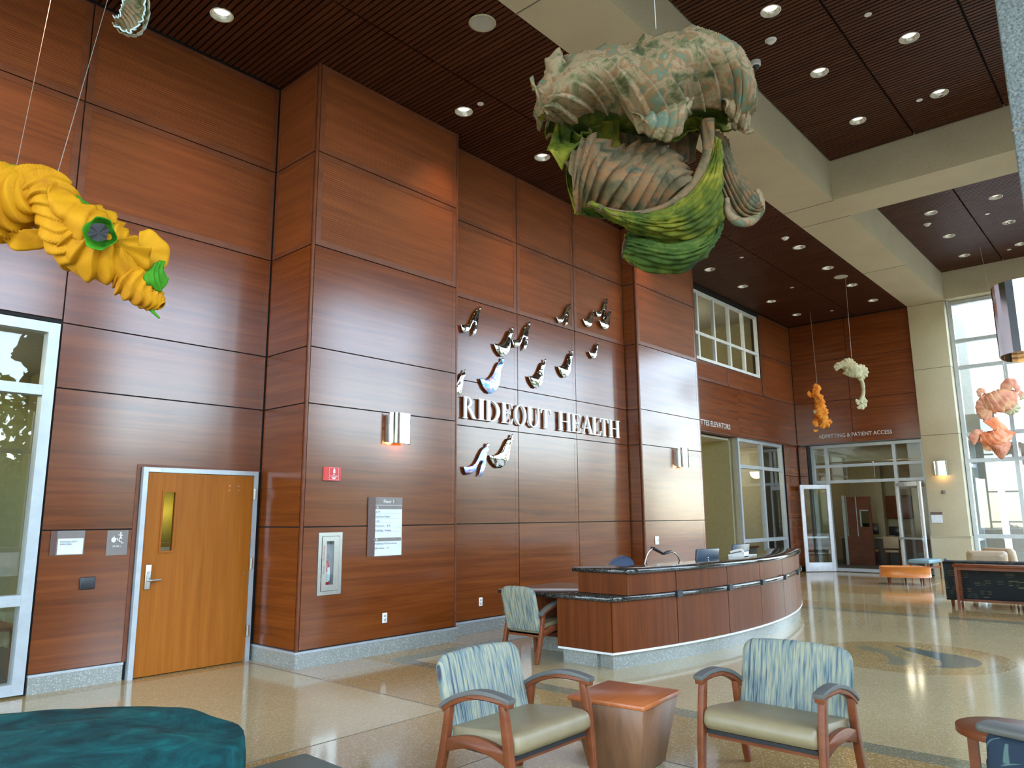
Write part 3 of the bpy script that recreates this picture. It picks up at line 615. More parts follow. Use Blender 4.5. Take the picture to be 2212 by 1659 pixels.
for x in (7.82, 8.86, 9.80, 10.78, 11.75): curved(MB(), x-0.045, x+0.045, -0.055, -0.01, 0.685, 0.755, 2).obj('counter_clip', M['darkplastic'], desk)
# monitors, phone, lamps, office chair
def rotz(c, a): return Matrix.Translation(c) @ Matrix.Rotation(a, 4, 'Z')
def monitor(x, y, a, label, top):
    t = thing('computer_monitor', label, 'monitor', (x, y, 0.69), 'monitors on the reception desk')
    R = rotz((x, y, 0), a) @ Matrix.Translation((0, 0, top-0.36)) @ Matrix.Rotation(math.radians(8), 4, 'X')
    bev(MB().box(-0.285, 0.285, -0.02, 0.02, 0, 0.34, 0, R).obj('housing', M['monitor'], t), 0.008, 2)
    MB().box(-0.27, 0.27, 0.02, 0.023, 0.02, 0.325, 0, R).obj('screen', M['darkplastic'], t)
    MB().tube([R @ Vector((0.02*math.cos(k*PI/8), -0.022, 0.2+0.028*math.sin(k*PI/8))) for k in range(17)], 0.003, 6).obj('emblem', M['chrome'], t)
    R2 = rotz((x, y, 0), a)
    bev(MB().box(-0.07, 0.07, -0.05, -0.02, 0.70, top-0.26, 0, R2).box(-0.13, 0.13, -0.12, 0.12, 0.69, 0.705, 0, R2).obj('stand', M['monitor'], t), 0.004, 1)
monitor(9.68, 5.02, -0.06, 'dark blue desktop monitor nearest the arched desk lamps, seen from behind', 1.165)
monitor(10.87, 5.08, 0.02, 'dark blue desktop monitor beside the white phone, farther along the desk, seen from behind', 1.19)
def task_lamp(pts, head, label):
    t = thing('desk_lamp', label, 'lamp', (pts[0][0], pts[0][1], 0.69), 'arched lamps on the reception desk')
    MB().tube(catmull(pts, 14), 0.009, 8).obj('arm', M['steel'], t)
    MB().cyl((pts[0][0], pts[0][1]), 0.07, 0.06, 0.69, 0.71, 20).obj('foot', M['steel'], t)
    h, d = Vector(head[0]), Vector(head[1]); c = (h+d)/2; L = (d-h).length
    R = Matrix.Translation(c) @ (d-h).to_track_quat('X', 'Z').to_matrix().to_4x4()
    bev(MB().box(-L/2, L/2, -0.035, 0.035, -0.012, 0.012, 0, R).obj('lamp_head', M['darkplastic' if 'left' in label or 'tall' in label else 'steel'], t), 0.006, 2)
task_lamp([(8.40, 5.2, 0.69), (8.38, 5.2, 0.95), (8.47, 5.2, 1.12), (8.62, 5.2, 1.19)], [(8.60, 5.2, 1.19), (8.80, 5.18, 1.115)], 'tall arched desk lamp with dark head, over the grey-blue office chair')
task_lamp([(9.27, 5.2, 0.69), (9.29, 5.2, 0.97), (9.20, 5.2, 1.08), (9.06, 5.2, 1.13)], [(9.07, 5.2, 1.13), (8.86, 5.2, 1.10)], 'low arched desk lamp with flat steel head, left of the first monitor')
ph = thing('desk_phone', 'white desk phone and papers between the two monitors', 'phone', (10.25, 4.95, 1.022))
R = rotz((10.27, 4.80, 0), 0.1)
bev(MB().prism([(-0.11, 1.024), (0.11, 1.024), (0.11, 1.04), (-0.11, 1.085)], lambda p, q, t: R @ Vector((t, p, q)), -0.1, 0.1).obj('body', M['white'], ph), 0.006, 2)
MB().tube([R @ Vector((-0.07, y, z)) for y, z in ((-0.1, 1.09), (-0.06, 1.115), (0.04, 1.095), (0.09, 1.075))], 0.017, 8).obj('handset', M['white'], ph)
tag(MB().box(10.42, 10.7, 4.72, 4.92, 1.023, 1.032).obj('paper_stack', M['white']), 'small pile of white papers on the counter between phone and far monitor', 'papers')
oc = thing('office_chair', 'grey-blue round-backed office chair behind the reception desk', 'chair', (8.75, 5.75, 0))
vs = []
mb = MB(); R = rotz((8.78, 5.78, 0), -0.15)
prof = [(0.26*math.cos(a)*(1 if abs(math.cos(a)) < 2 else 1), 0.82+0.24*math.sin(a)) for a in [2*PI*k/24 for k in range(24)]]
mb.prism(prof, lambda p, q, t: R @ Vector((p, t+0.1*(p*p)/0.07*0.5, q)), -0.035, 0.035)
bev(mb.obj('backrest', M['blueseat'], oc), 0.02, 3)
bev(MB().cyl((8.78, 5.98), 0.25, 0.26, 0.44, 0.52, 24).obj('seat', M['blueseat'], oc), 0.02, 3)
MB().box(8.74, 8.82, 5.80, 5.83, 0.46, 0.7).cyl((8.78, 5.98), 0.03, 0.03, 0.08, 0.44, 12).obj('column', M['darkplastic'], oc)
mb = MB()
for k in range(5): a = 2*PI*k/5; mb.tube([(8.78, 5.98, 0.09), (8.78+0.28*math.cos(a), 5.98+0.28*math.sin(a), 0.05)], 0.02, 6)
mb.obj('star_base', M['darkplastic'], oc)
mb = MB()
for k in range(5): a = 2*PI*k/5; mb.tube([(8.78+0.28*math.cos(a)-0.012, 5.98+0.28*math.sin(a), 0.026), (8.78+0.28*math.cos(a)+0.012, 5.98+0.28*math.sin(a), 0.026)], 0.026, 10)
co = mb.obj('caster', M['darkplastic'], oc); co['kind'] = 'stuff'

# ------------------------------------------------------------------ waiting chairs (front faces -y in their own space)
def offs(pts, wds):
    L = []; Rr = []
    for i, p in enumerate(pts):
        a = Vector(pts[max(i-1, 0)]); b = Vector(pts[min(i+1, len(pts)-1)]); d = (b-a).normalized(); n = Vector((-d.y, d.x)); wd = wds[i] if isinstance(wds, (list, tuple)) else wds
        L.append(Vector(p)+n*wd/2); Rr.append(Vector(p)-n*wd/2)
    return [tuple(v) for v in L]+[tuple(v) for v in reversed(Rr)]
def cm2(P, n): return [(v.x, v.y) for v in catmull([(p[0], p[1], 0) for p in P], n)]
def cushion(name, outline, tf, th, mat, parent, r=0.022, dome=0.0):
    """soft slab: outline (a,b), tf maps (a,b,t) to xyz; rim rounded and faces slightly domed"""
    n = len(outline); ca = sum(p[0] for p in outline)/n; cb = sum(p[1] for p in outline)/n
    rings = [(0.0, -th/2, 1), (0.0, 0, 0)]
    vs = []; fs = []
    steps = [(r, -th/2), (r*0.3, -th/2+r*0.3), (0, -th/2+r), (0, th/2-r), (r*0.3, th/2-r*0.3), (r, th/2)]
    wa = max(abs(p[0]-ca) for p in outline); wb = max(abs(p[1]-cb) for p in outline)
    def shr(p, d): return (ca+(p[0]-ca)*(1-d/wa), cb+(p[1]-cb)*(1-d/wb))
    fr = [(0.5, -1), (0.75, -1)]
    layers = [(0.25, -1), (0.6, -1), (0.85, -1)]
    def dm(k): return dome*(1-k*k)
    seq = [('s', k, -th/2-dm(k)) for k in (0.3, 0.65, 0.88)]+[('r', d, t) for d, t in steps]+[('s', k, th/2+dm(k)) for k in (0.88, 0.65, 0.3)]
    for kind, d, t in seq:
        for p in outline:
            q = shr(p, d) if kind == 'r' else (ca+(p[0]-ca)*d, cb+(p[1]-cb)*d)
            vs.append(tf(q[0], q[1], t))
    R_ = len(seq)
    fs = [(i*n+k, i*n+(k+1) % n, (i+1)*n+(k+1) % n, (i+1)*n+k) for i in range(R_-1) for k in range(n)]
    vs.append(tf(ca, cb, -th/2-dm(0))); vs.append(tf(ca, cb, th/2+dm(0)))
    a, b = len(vs)-2, len(vs)-1
    fs += [((k+1) % n, k, a) for k in range(n)]+[((R_-1)*n+k, (R_-1)*n+(k+1) % n, b) for k in range(n)]
    return fixn(mesh(name, vs, fs, mat, parent, smooth=True))
def rrect(x0, x1, y0, y1, r, n=6, top_dome=0.0, rb=None, m=8):
    rb = r if rb is None else rb; out = []
    for cx, cy, a0, rr in ((x1-rb, y0+rb, -PI/2, rb), (x1-r, y1-r, 0, r), (x0+r, y1-r, PI/2, r), (x0+rb, y0+rb, PI, rb)):
        for k in range(n+1):
            a = a0+PI/2*k/n; out.append((cx+rr*math.cos(a), cy+rr*math.sin(a)))
        nxt = {(-PI/2): (x1, y1-r), 0: (x0+r, y1), (PI/2): (x0, y0+rb), PI: (x1-rb, y0)}[a0]
        p = out[-1]
        for k in range(1, m): out.append((p[0]+(nxt[0]-p[0])*k/m, p[1]+(nxt[1]-p[1])*k/m))
    if top_dome:
        cx = (x0+x1)/2; hw = (x1-x0)/2
        out = [(p[0], p[1]+top_dome*(1-((p[0]-cx)/hw)**2)*max(0, (p[1]-y0)/(y1-y0))) for p in out]
    return out
def armchair(W, name, label, group, backh=0.79, streakmat='streak'):
    t = thing(name, label, 'chair', (0, 0, 0), group); tk = 0.042
    for s in (-1, 1):
        x0 = s*(W/2-0.052); xa, xb = min(x0, x0+s*tk), max(x0, x0+s*tk)
        fl_ = cm2([(-0.305, 0.0), (-0.288, 0.20), (-0.262, 0.42), (-0.235, 0.588)], 8)
        bev(fixn(MB().prism(offs(fl_, [0.034, 0.038, 0.042, 0.046, 0.05, 0.05, 0.05, 0.048, 0.046]), XF, xa, xb).obj('leg', M['chairwood'], t)), 0.005, 2)
        rl = cm2([(0.305, 0.0), (0.262, 0.16), (0.222, 0.32), (0.185, 0.53)], 8)
        bev(fixn(MB().prism(offs(rl, [0.034, 0.04, 0.045, 0.05, 0.052, 0.05, 0.048, 0.044, 0.04]), XF, xa, xb).obj('leg', M['chairwood'], t)), 0.005, 2)
        ar = cm2([(-0.292, 0.588), (-0.20, 0.606), (-0.06, 0.608), (0.09, 0.572), (0.19, 0.526), (0.228, 0.497)], 14)
        o = fixn(MB().prism(offs(ar, 0.030), XF, xa-0.004, xb+0.004).obj('armrest', M['chairwood'], t)); bev(o, 0.005, 2)
        pd = cm2([(-0.300, 0.611), (-0.20, 0.630), (-0.06, 0.632), (0.09, 0.596), (0.195, 0.548), (0.245, 0.512)], 14)
        o2 = fixn(MB().prism(offs(pd, 0.024), XF, xa-0.010, xb+0.010).obj('arm_pad', M['armpad'], o)); o2.matrix_parent_inverse = Matrix.Identity(4); bev(o2, 0.008, 3)
        rl2 = cm2([(-0.265, 0.315), (-0.12, 0.350), (0.05, 0.350), (0.225, 0.300)], 10)
        bev(fixn(MB().prism(offs(rl2, 0.068), XF, xa+0.006, xb-0.006).obj('side_rail', M['chairwood'], t)), 0.003, 1)
    hw = W/2-0.056
    # seat: profile in y,z swept across x with softened ends
    prof = cm2([(-0.285, 0.325), (-0.312, 0.355), (-0.312, 0.395), (-0.285, 0.432), (-0.20, 0.442), (0.0, 0.424), (0.20, 0.405), (0.225, 0.385), (0.225, 0.335), (0.20, 0.312), (0, 0.318), (-0.20, 0.315)], 44)[:-1]
    prof = [p for p in prof]
    cy = sum(p[0] for p in prof)/len(prof); cz = sum(p[1] for p in prof)/len(prof)
    xs = [(-hw, 0.90), (-hw+0.006, 0.955), (-hw+0.02, 0.99), (-hw+0.05, 1.0)]+[(-hw+0.05+(2*hw-0.1)*k/8, 1.0) for k in range(1, 8)]+[(hw-0.05, 1.0), (hw-0.02, 0.99), (hw-0.006, 0.955), (hw, 0.90)]
    vs = [(x, cy+(p[0]-cy)*k, cz+(p[1]-cz)*k) for x, k in xs for p in prof]; n = len(prof)
    fs = [(i*n+j, i*n+(j+1) % n, (i+1)*n+(j+1) % n, (i+1)*n+j) for i in range(len(xs)-1) for j in range(n)]+[tuple(range(n-1, -1, -1)), tuple((len(xs)-1)*n+j for j in range(n))]
    fixn(mesh('seat', vs, fs, M['vinyl'], t, smooth=True))
    MB().box(-hw+0.01, hw-0.01, -0.27, 0.22, 0.295, 0.318).obj('seat_base', M['seatunder'], t)
    MB().box(-hw, hw, -0.25, -0.215, 0.27, 0.31).obj('stretcher', M['chairwood'], t); MB().box(-hw, hw, 0.19, 0.22, 0.27, 0.31).obj('stretcher', M['chairwood'], t)
    tl = math.atan2(0.115, 0.44)
    def tf(a, b, q): return (a, 0.205+math.sin(tl)*(b-0.33)+math.cos(tl)*q, 0.33+math.cos(tl)*(b-0.33)-math.sin(tl)*q)
    cushion('backrest', rrect(-hw-0.012, hw+0.012, 0.33, backh, 0.075, 6, 0.022, 0.03), tf, 0.07, M[streakmat], t, 0.026, 0.006)
    return t
A1 = armchair(0.80, 'waiting_chair', 'wide armchair with blue streaked back, left of the square wooden table', 'wide streaked armchairs beside the square table')
A2 = copy_tree(A1); A2['label'] = 'wide armchair with blue streaked back, right of the square wooden table'
A1.location = (3.54, 3.13, 0); A1.rotation_euler = (0, 0, 0.0)
A2.location = (4.645, 1.975, 0); A2.rotation_euler = (0, 0, -PI/2-0.03)
A3 = armchair(0.58, 'desk_side_chair', 'narrower armchair with streaked back, pulled up to the granite counter wing', None, 0.82)
A3.location = (6.86, 5.74, 0); A3.rotation_euler = (0, 0, PI/2)
# square table
tb = thing('side_table', 'square tapered wooden table with orange top between the two wide armchairs', 'table', (4.37, 2.91, 0))
R = rotz((4.37, 2.90, 0), 0.10)
bev(MB().box(-0.275, 0.275, -0.275, 0.275, 0.42, 0.448, 0, R).obj('tabletop', M['tabletop'], tb), 0.003, 1)
def frust(mb, R, a, b, z0, z1):
    vs = [R @ Vector((s*a, q*a, z0)) for s, q in ((-1, -1), (1, -1), (1, 1), (-1, 1))]+[R @ Vector((s*b, q*b, z1)) for s, q in ((-1, -1), (1, -1), (1, 1), (-1, 1))]
    return mb.add(vs, [(3, 2, 1, 0), (4, 5, 6, 7)]+[(i, (i+1) % 4, (i+1) % 4+4, i+4) for i in range(4)])
bev(frust(MB(), R, 0.185, 0.262, 0.012, 0.42).obj('body', M['tableside'], tb), 0.003, 1)
frust(MB(), R, 0.17, 0.17, 0.0, 0.012).obj('plinth', M['black'], tb)

# ------------------------------------------------------------------ far furniture
ct = thing('coffee_table', 'low oval orange wooden table on short legs, in front of the glass doors', 'table', (19.25, 4.85, 0))
ov = [(19.22+0.36*math.cos(a)*1.0, 4.82+0.62*math.sin(a)) for a in [2*PI*k/40 for k in range(40)]]
RT_ = rotz((19.20, 4.93, 0), 0.35)
ov = [(RT_ @ Vector((0.38*math.copysign(abs(math.cos(a))**0.7, math.cos(a)), 0.53*math.copysign(abs(math.sin(a))**0.7, math.sin(a)), 0))).to_2d()[:] for a in [2*PI*k/40 for k in range(40)]]
bev(MB().prism(ov, ZF, 0.175, 0.39).obj('drum', M['orangewood'], ct), 0.006, 1)
for dx, dy in ((-0.22, -0.34), (0.22, -0.34), (-0.22, 0.34), (0.22, 0.34), (0, 0)):
    v = RT_ @ Vector((dx, dy, 0)); MB().cyl((v.x, v.y), 0.016, 0.028, 0, 0.176, 10).obj('leg', M['chairwood'], ct)
bn = thing('bench', 'blue vinyl bench with dark legs behind the oval table', 'bench', (20.9, 4.85, 0))
R = rotz((20.9, 4.88, 0), -0.12)
bev(MB().box(-0.42, 0.42, -0.24, 0.24, 0.40, 0.49, 0, R).obj('seat', M['bluevinyl'], bn), 0.02, 3)
for dx in (-0.38, 0.38):
    for dy in (-0.20, 0.20): v = R @ Vector((dx, dy, 0)); MB().cyl((v.x, v.y), 0.014, 0.024, 0, 0.40, 8).obj('leg', M['chairwood'], bn)
MB().box(-0.38, 0.38, -0.215, -0.19, 0.28, 0.32, 0, R).obj('stretcher', M['chairwood'], bn)
# sofa with console table behind (seen from the back)
sf = thing('sofa', 'dark flower-patterned sofa seen from behind, facing the far window', 'sofa', (15.6, 2.2, 0))
bev(MB().prism([(15.12, 0.14), (15.30, 0.14), (15.34, 0.70), (15.26, 0.78), (15.12, 0.79), (15.08, 0.74)], lambda p, q, t: (p, t, q), 1.05, 3.22).obj('backrest', M['flower_far'], sf), 0.035, 3)
bev(MB().box(15.28, 15.95, 1.1, 3.17, 0.14, 0.42).obj('seat', M['flower_far'], sf), 0.03, 3)
for y in (3.10, 1.03): bev(MB().box(15.14, 15.98, y, y+0.15, 0.12, 0.56).obj('arm', M['flower_far'], sf), 0.03, 3)
bev(MB().box(15.35, 15.96, 3.12, 3.27, 0.44, 0.53).obj('arm_pad', M['tanvinyl'], sf), 0.02, 3)
for x, y in ((15.18, 3.17), (15.9, 3.17), (15.18, 1.1), (15.9, 1.1)): MB().cyl((x, y), 0.022, 0.035, 0, 0.14, 10).obj('leg', M['chairwood'], sf)
cs = thing('console_table', 'long narrow wooden console table standing against the back of the dark sofa', 'table', (14.9, 2.2, 0))
bev(MB().box(14.66, 14.98, 1.2, 3.02, 0.70, 0.745).obj('tabletop', M['chairwood'], cs), 0.004, 1)
for x in (14.68, 14.92):
    for y in (2.955, 1.22): MB().box(x, x+0.045, y, y+0.045, 0, 0.70).obj('leg', M['chairwood'], cs)
MB().box(14.685, 14.72, 1.26, 2.96, 0.655, 0.70).box(14.925, 14.96, 1.26, 2.96, 0.12, 0.16).box(14.70, 14.95, 2.965, 2.99, 0.12, 0.155).obj('rail', M['chairwood'], cs)
def club(x, y, a, label):
    t = thing('club_chair', label, 'chair', (x, y, 0), 'tan club chairs by the far window'); R = rotz((x, y, 0), a)
    tf = lambda p, q, t_: R @ Vector((p, t_+0.30+(q-0.4)*0.2, q))
    cushion('backrest', rrect(-0.34, 0.34, 0.34, 0.88, 0.07, 5), tf, 0.13, M['tanvinyl'], t, 0.04, 0.01)
    bev(MB().box(-0.30, 0.30, -0.32, 0.28, 0.24, 0.44, 0, R).obj('seat', M['tanvinyl'], t), 0.04, 3)
    for s in (-1, 1): bev(MB().box(s*0.34-0.05, s*0.34+0.05, -0.33, 0.30, 0.2, 0.60, 0, R).obj('arm', M['tanvinyl'], t), 0.04, 3)
    for s in (-1, 1):
        for q in (-0.28, 0.26): v = R @ Vector((s*0.3, q, 0)); MB().cyl((v.x, v.y), 0.018, 0.03, 0, 0.21, 8).obj('leg', M['chairwood'], t)
club(17.5, 2.95, PI/2+0.1, 'tan club chair nearest the dark sofa, its back just above the sofa')
club(18.9, 2.75, PI/2-0.5, 'tan club chair closest to the far window, behind the other one')
tag(bev(MB().box(17.9, 18.45, 1.9, 2.5, 0.62, 0.88).obj('bolster', M['darkplastic']), 0.04, 3), 'dark cushion', 'cushion') if False else None
rt = thing('red_coffee_table', 'dark red low table just visible beneath the console table', 'table', (16.6, 2.0, 0))
bev(MB().box(16.3, 16.95, 1.3, 2.45, 0.30, 0.36).obj('tabletop', M['chairwood'], rt), 0.01, 2)
for x in (16.36, 16.88):
    for y in (1.36, 2.38): MB().box(x-0.02, x+0.02, y-0.02, y+0.02, 0, 0.30).obj('leg', M['chairwood'], rt)

# ------------------------------------------------------------------ near furniture at the frame's edges
dk = thing('lounge_chair', 'lounge chair in dark flowered fabric with grey top rail, right foreground corner', 'chair', (3.84, 0.42, 0))
R = rotz((3.84, 0.42, 0), -PI/2-0.28)
tf = lambda p, q, t_: R @ Vector((p, t_+0.02+(q-0.3)*0.10, q))
cushion('backrest', rrect(-0.36, 0.36, 0.20, 0.655, 0.03, 4), tf, 0.09, M['flower'], dk, 0.02, 0.006)
bev(MB().box(-0.39, 0.39, -0.005, 0.115, 0.655, 0.695, 0, R).obj('top_rail', M['armpad'], dk), 0.018, 4)
bev(MB().box(-0.34, 0.34, 0.05, 0.62, 0.20, 0.40, 0, R).obj('seat', M['flower'], dk), 0.03, 3)
for s in (-1, 1): bev(MB().box(s*0.36-0.035, s*0.36+0.035, 0.06, 0.62, 0.12, 0.54, 0, R).obj('arm', M['flower'], dk), 0.02, 3)
for s in (-1, 1):
    for q in (0.03, 0.56): v = R @ Vector((s*0.31, q, 0)); MB().cyl((v.x, v.y), 0.016, 0.025, 0, 0.2, 8).obj('leg', M['chairwood'], dk)
rd = thing('round_table', 'round wooden side table behind the dark flowered lounge chair', 'table', (4.64, 0.74, 0))
bev(MB().cyl((4.765, 0.81), 0.235, 0.235, 0.465, 0.50, 48).obj('tabletop', M['chairwood'], rd), 0.004, 2)
for k in range(3):
    a = 2*PI*k/3+2.35; x, y = 4.765+0.19*math.cos(a), 0.81+0.19*math.sin(a)
    MB().box(x-0.022, x+0.022, y-0.022, y+0.022, 0, 0.465).obj('leg', M['chairwood'], rd)
# teal draped ottoman: rounded top, soft drooping rim, wrinkles
def draped(cx, cy, rx, ry, rot, h, name, label):
    N, K = 96, 26; vs = []; fs = []
    for j in range(K+1):
        u = j/K
        for i in range(N):
            a = 2*PI*i/N
            rad = 1+0.035*math.sin(3*a+1.0)+0.02*math.sin(7*a+2)+0.012*math.sin(19*a)*max(0, u-0.6)*2.5
            if u < 0.72: q = u/0.72; rr = q*0.97; z = h-0.05*q**3+0.018*math.sin(7*a+5*q)*q*q+0.010*math.sin(13*q+3*a)*q
            else:
                q = (u-0.72)/0.28; rr = 0.97+0.05*math.sin(q*PI/2)+0.012*math.sin(23*a+2*q)*q-0.06*q*q; z = h-0.05-(h-0.07)*(1-math.cos(q*PI/2))
            p = Vector((rx*rr*rad*math.cos(a), ry*rr*rad*math.sin(a), z)); p.rotate(Matrix.Rotation(rot, 3, 'Z'))
            vs.append((cx+p.x, cy+p.y, p.z))
    fs = [(j*N+i, j*N+(i+1) % N, (j+1)*N+(i+1) % N, (j+1)*N+i) for j in range(K) for i in range(N)]
    return tag(mesh(name, vs, fs, M['teal'], smooth=True), label, 'ottoman')
draped(1.17, 4.42, 1.15, 1.17, -0.3, 0.50, 'draped_ottoman', 'large round teal velvet-covered ottoman in the lower left corner')
gt = thing('green_bench', 'dark green vinyl bench seat at the bottom edge beside the teal ottoman', 'bench', (2.0, 3.1, 0))
R = rotz((2.28, 3.42, 0), -0.03)
bev(MB().box(-0.50, 0.0, -0.78, 0.0, 0.36, 0.45, 0, R).obj('seat', M['greenvinyl'], gt), 0.02, 3)
MB().box(-0.48, -0.03, -0.40, -0.395, 0.4505, 0.452, 0, R).obj('seam', M['armpad'], gt)
for dx, dy in ((-0.45, -0.72), (-0.05, -0.72), (-0.45, -0.05), (-0.05, -0.05)):
    v = R @ Vector((dx, dy, 0)); MB().cyl((v.x, v.y), 0.016, 0.024, 0, 0.36, 8).obj('leg', M['chairwood'], gt)

# ------------------------------------------------------------------ ceiling fittings
for i, (x, y) in enumerate(LIGHTS):
    lab = DL[i][2]
    if i == 0:
        t = thing('downlight', lab, 'downlight', (x, y, CZ), 'recessed downlights in the slatted ceiling')
        MB().lathe((x, y, CZ), [(0.112, 0.0), (0.126, -0.004), (0.128, 0.004), (0.118, 0.01)], 28).obj('trim_ring', M['white'], t, True)
        MB().lathe((x, y, CZ), [(0.114, -0.002), (0.108, 0.02), (0.098, 0.045), (0.085, 0.064)], 28).obj('reflector', M['reflector'], t, True)
        MB().cyl((x, y), 0.086, 0.086, CZ+0.055, CZ+0.062, 24).obj('diffuser', M['lamp'], t)
        proto = t
    else:
        t = copy_tree(proto); t.location = (x, y, cz(y)); t['label'] = lab
    if True:
        ld = bpy.data.lights.new('downlight_beam', 'SPOT'); lo = bpy.data.objects.new('downlight_beam', ld); COL.objects.link(lo)
        wall_ = y > 6.5 or (y > 5 and x > 14); ld.energy = 230 if wall_ and x < 14 else (90 if wall_ else 95); ld.color = (1.0, 0.60, 0.30) if wall_ else (1.0, 0.78, 0.5); ld.spot_size = math.radians(84); ld.spot_blend = 1.0; ld.shadow_soft_size = 0.10
        lo.location = (x, y, cz(y)+0.02)
for i, (x, y, r) in enumerate(SPK):
    t = thing('ceiling_speaker', 'round beige ceiling speaker, %s' % ('large one above the panelled left wall' if x < 10 else 'far one near the end of the left bay'), 'speaker', (x, y, CZ), 'round speakers in the ceiling')
    MB().lathe((x, y, CZ), [(r, 0.006), (r+0.004, -0.006), (r-0.025, -0.010), (r-0.03, -0.004)], 36).obj('rim', M['cream_paint'], t, True)
    MB().cyl((x, y), r-0.028, r-0.028, CZ-0.005, CZ+0.03, 36).obj('grille', M['ceil_tile'], t)
for i, (x, y) in enumerate(SPR):
    tag(MB().cyl((x, y), 0.045, 0.045, cz(y)-0.006, cz(y)+0.001, 20).obj('sprinkler_cover', M['white']), ['small round white sprinkler cover beside the second downlight over the left wall', 'small sprinkler cover nearest the pale sculpture in the far left bay', 'small sprinkler cover midway along the far left bay', 'small sprinkler cover closest to the far panelled wall', 'small sprinkler cover nearest in the right ceiling bay', 'small sprinkler cover just in front of the cross beam', 'small sprinkler cover just beyond the cross beam', 'small sprinkler cover near the far window wall'][i], 'sprinkler', 'sprinkler covers in the ceiling')
def detector(x, y, label):
    CZ = cz(y)
    t = thing('smoke_detector', label, 'detector', (x, y, CZ), 'smoke detectors in the ceiling')
    MB().lathe((x, y, CZ), [(0.0, -0.006), (0.075, -0.006), (0.078, 0.0)], 24).obj('base', M['white'], t, True)
    MB().lathe((x, y, CZ), [(0.055, -0.006), (0.052, -0.03), (0.035, -0.045), (0.0, -0.048)], 24).obj('cap', M['white'], t, True)
detector(9.138, 3.362, 'white smoke detector right of the big sculpture, in front of the cross beam')
detector(14.561, 5.376, 'white smoke detector in the far left bay near the long beam'); detector(17.809, 3.415, 'white smoke detector in the right bay beyond the cross beam')
t = thing('dome_camera', 'white dome security camera with dark lens beside the big sculpture', 'camera', (9.458, 3.719, CR))
MB().lathe((9.458, 3.719, CR), [(0.0, -0.075), (0.062, -0.075), (0.07, -0.06), (0.07, 0.0)], 24).obj('housing', M['white'], t, True)
MB().lathe((9.458, 3.719, CR), [(0.0, -0.125), (0.025, -0.12), (0.045, -0.10), (0.052, -0.073)], 24).obj('lens_dome', M['darkplastic'], t, True)

# ------------------------------------------------------------------ wall sconces: curved chrome front on a back box
def sconce(fn, label, loc, w2=0.17, h=0.38, dep=0.15, light=True):
    """fn(a, d, z): a along the wall, d out of the wall"""
    t = thing('wall_sconce', label, 'sconce', loc, 'curved chrome wall sconces')
    n = 14; vs = []; T = 0.006
    for k in range(n+1):
        a = PI*k/n; ca, sa = math.cos(a), math.sin(a)
        x = w2*math.copysign(abs(ca)**0.75, ca); d = 0.06+(dep-0.06)*abs(sa)**0.8
        x2 = (w2-T)*math.copysign(abs(ca)**0.75, ca); d2 = d-T
        vs += [fn(x, d, 0), fn(x, d, h), fn(x2, d2, h), fn(x2, d2, 0)]
    fs = [(i*4+k, i*4+(k+1) % 4, i*4+4+(k+1) % 4, i*4+4+k) for i in range(n) for k in range(4)]+[(0, 1, 2, 3), tuple(4*n+k for k in (3, 2, 1, 0))]
    fixn(mesh('shade', vs, fs, M['chrome'], t))
    def bx(name, a0, a1, d0, d1, z0, z1, mat):
        vs = [fn(a, d, z) for z in (z0, z1) for d in (d0, d1) for a in (a0, a1)]
        return fixn(mesh(name, vs, [(0, 2, 3, 1), (4, 5, 7, 6), (0, 1, 5, 4), (1, 3, 7, 5), (3, 2, 6, 7), (2, 0, 4, 6)], mat, t))
    bx('back_box', -w2+0.03, w2-0.03, 0.0, 0.055, 0.02, h-0.02, M['steel'])
    bx('mount_bar', -w2+0.005, w2-0.005, 0.055, 0.065, h*0.45, h*0.55, M['steel'])
    bx('bulb', -0.035, 0.035, 0.065, 0.10, 0.05, h-0.08, M['lampwarm'])
    ld = bpy.data.lights.new('sconce_bulb', 'POINT'); ld.energy = 5.0; ld.color = (1.0, 0.55, 0.2); ld.shadow_soft_size = 0.02
    lo = bpy.data.objects.new('sconce_bulb', ld); COL.objects.link(lo); lo.location = fn(0, dep-0.03, 0.03)
    return t
sconce(lambda a, d, z: (6.02+a, 7.32-d, 2.52+z), 'chrome wall sconce on the near wooden pilaster above the floor directory', (6.02, 7.3, 2.52))
sconce(lambda a, d, z: (13.27+a, 7.32-d, 2.54+z), 'chrome wall sconce on the far wooden pilaster beside the lettering', (13.27, 7.3, 2.54))
sconce(lambda a, d, z: (21.88-d, 4.497-a, 2.567+z), 'chrome wall sconce on the beige concrete column by the window', (21.88, 4.497, 2.567), h=0.37, dep=0.15)
sconce(lambda a, d, z: (5.20+a, 0.443+d, 2.505+z), 'large chrome sconce seen edge-on against the bright window, right side', (5.2, 0.45, 2.5), w2=0.215, h=0.42, dep=0.25)
lv = MB()
for k in range(14): lv.box(5.01, 5.39, 0.50, 0.512, 2.55+k*0.027, 2.559+k*0.027)
lo_ = lv.obj('louvre_reflection', M['monitor'], bpy.data.objects['wall_sconce.003'])  # blue bars stand in for reflections inside the shade

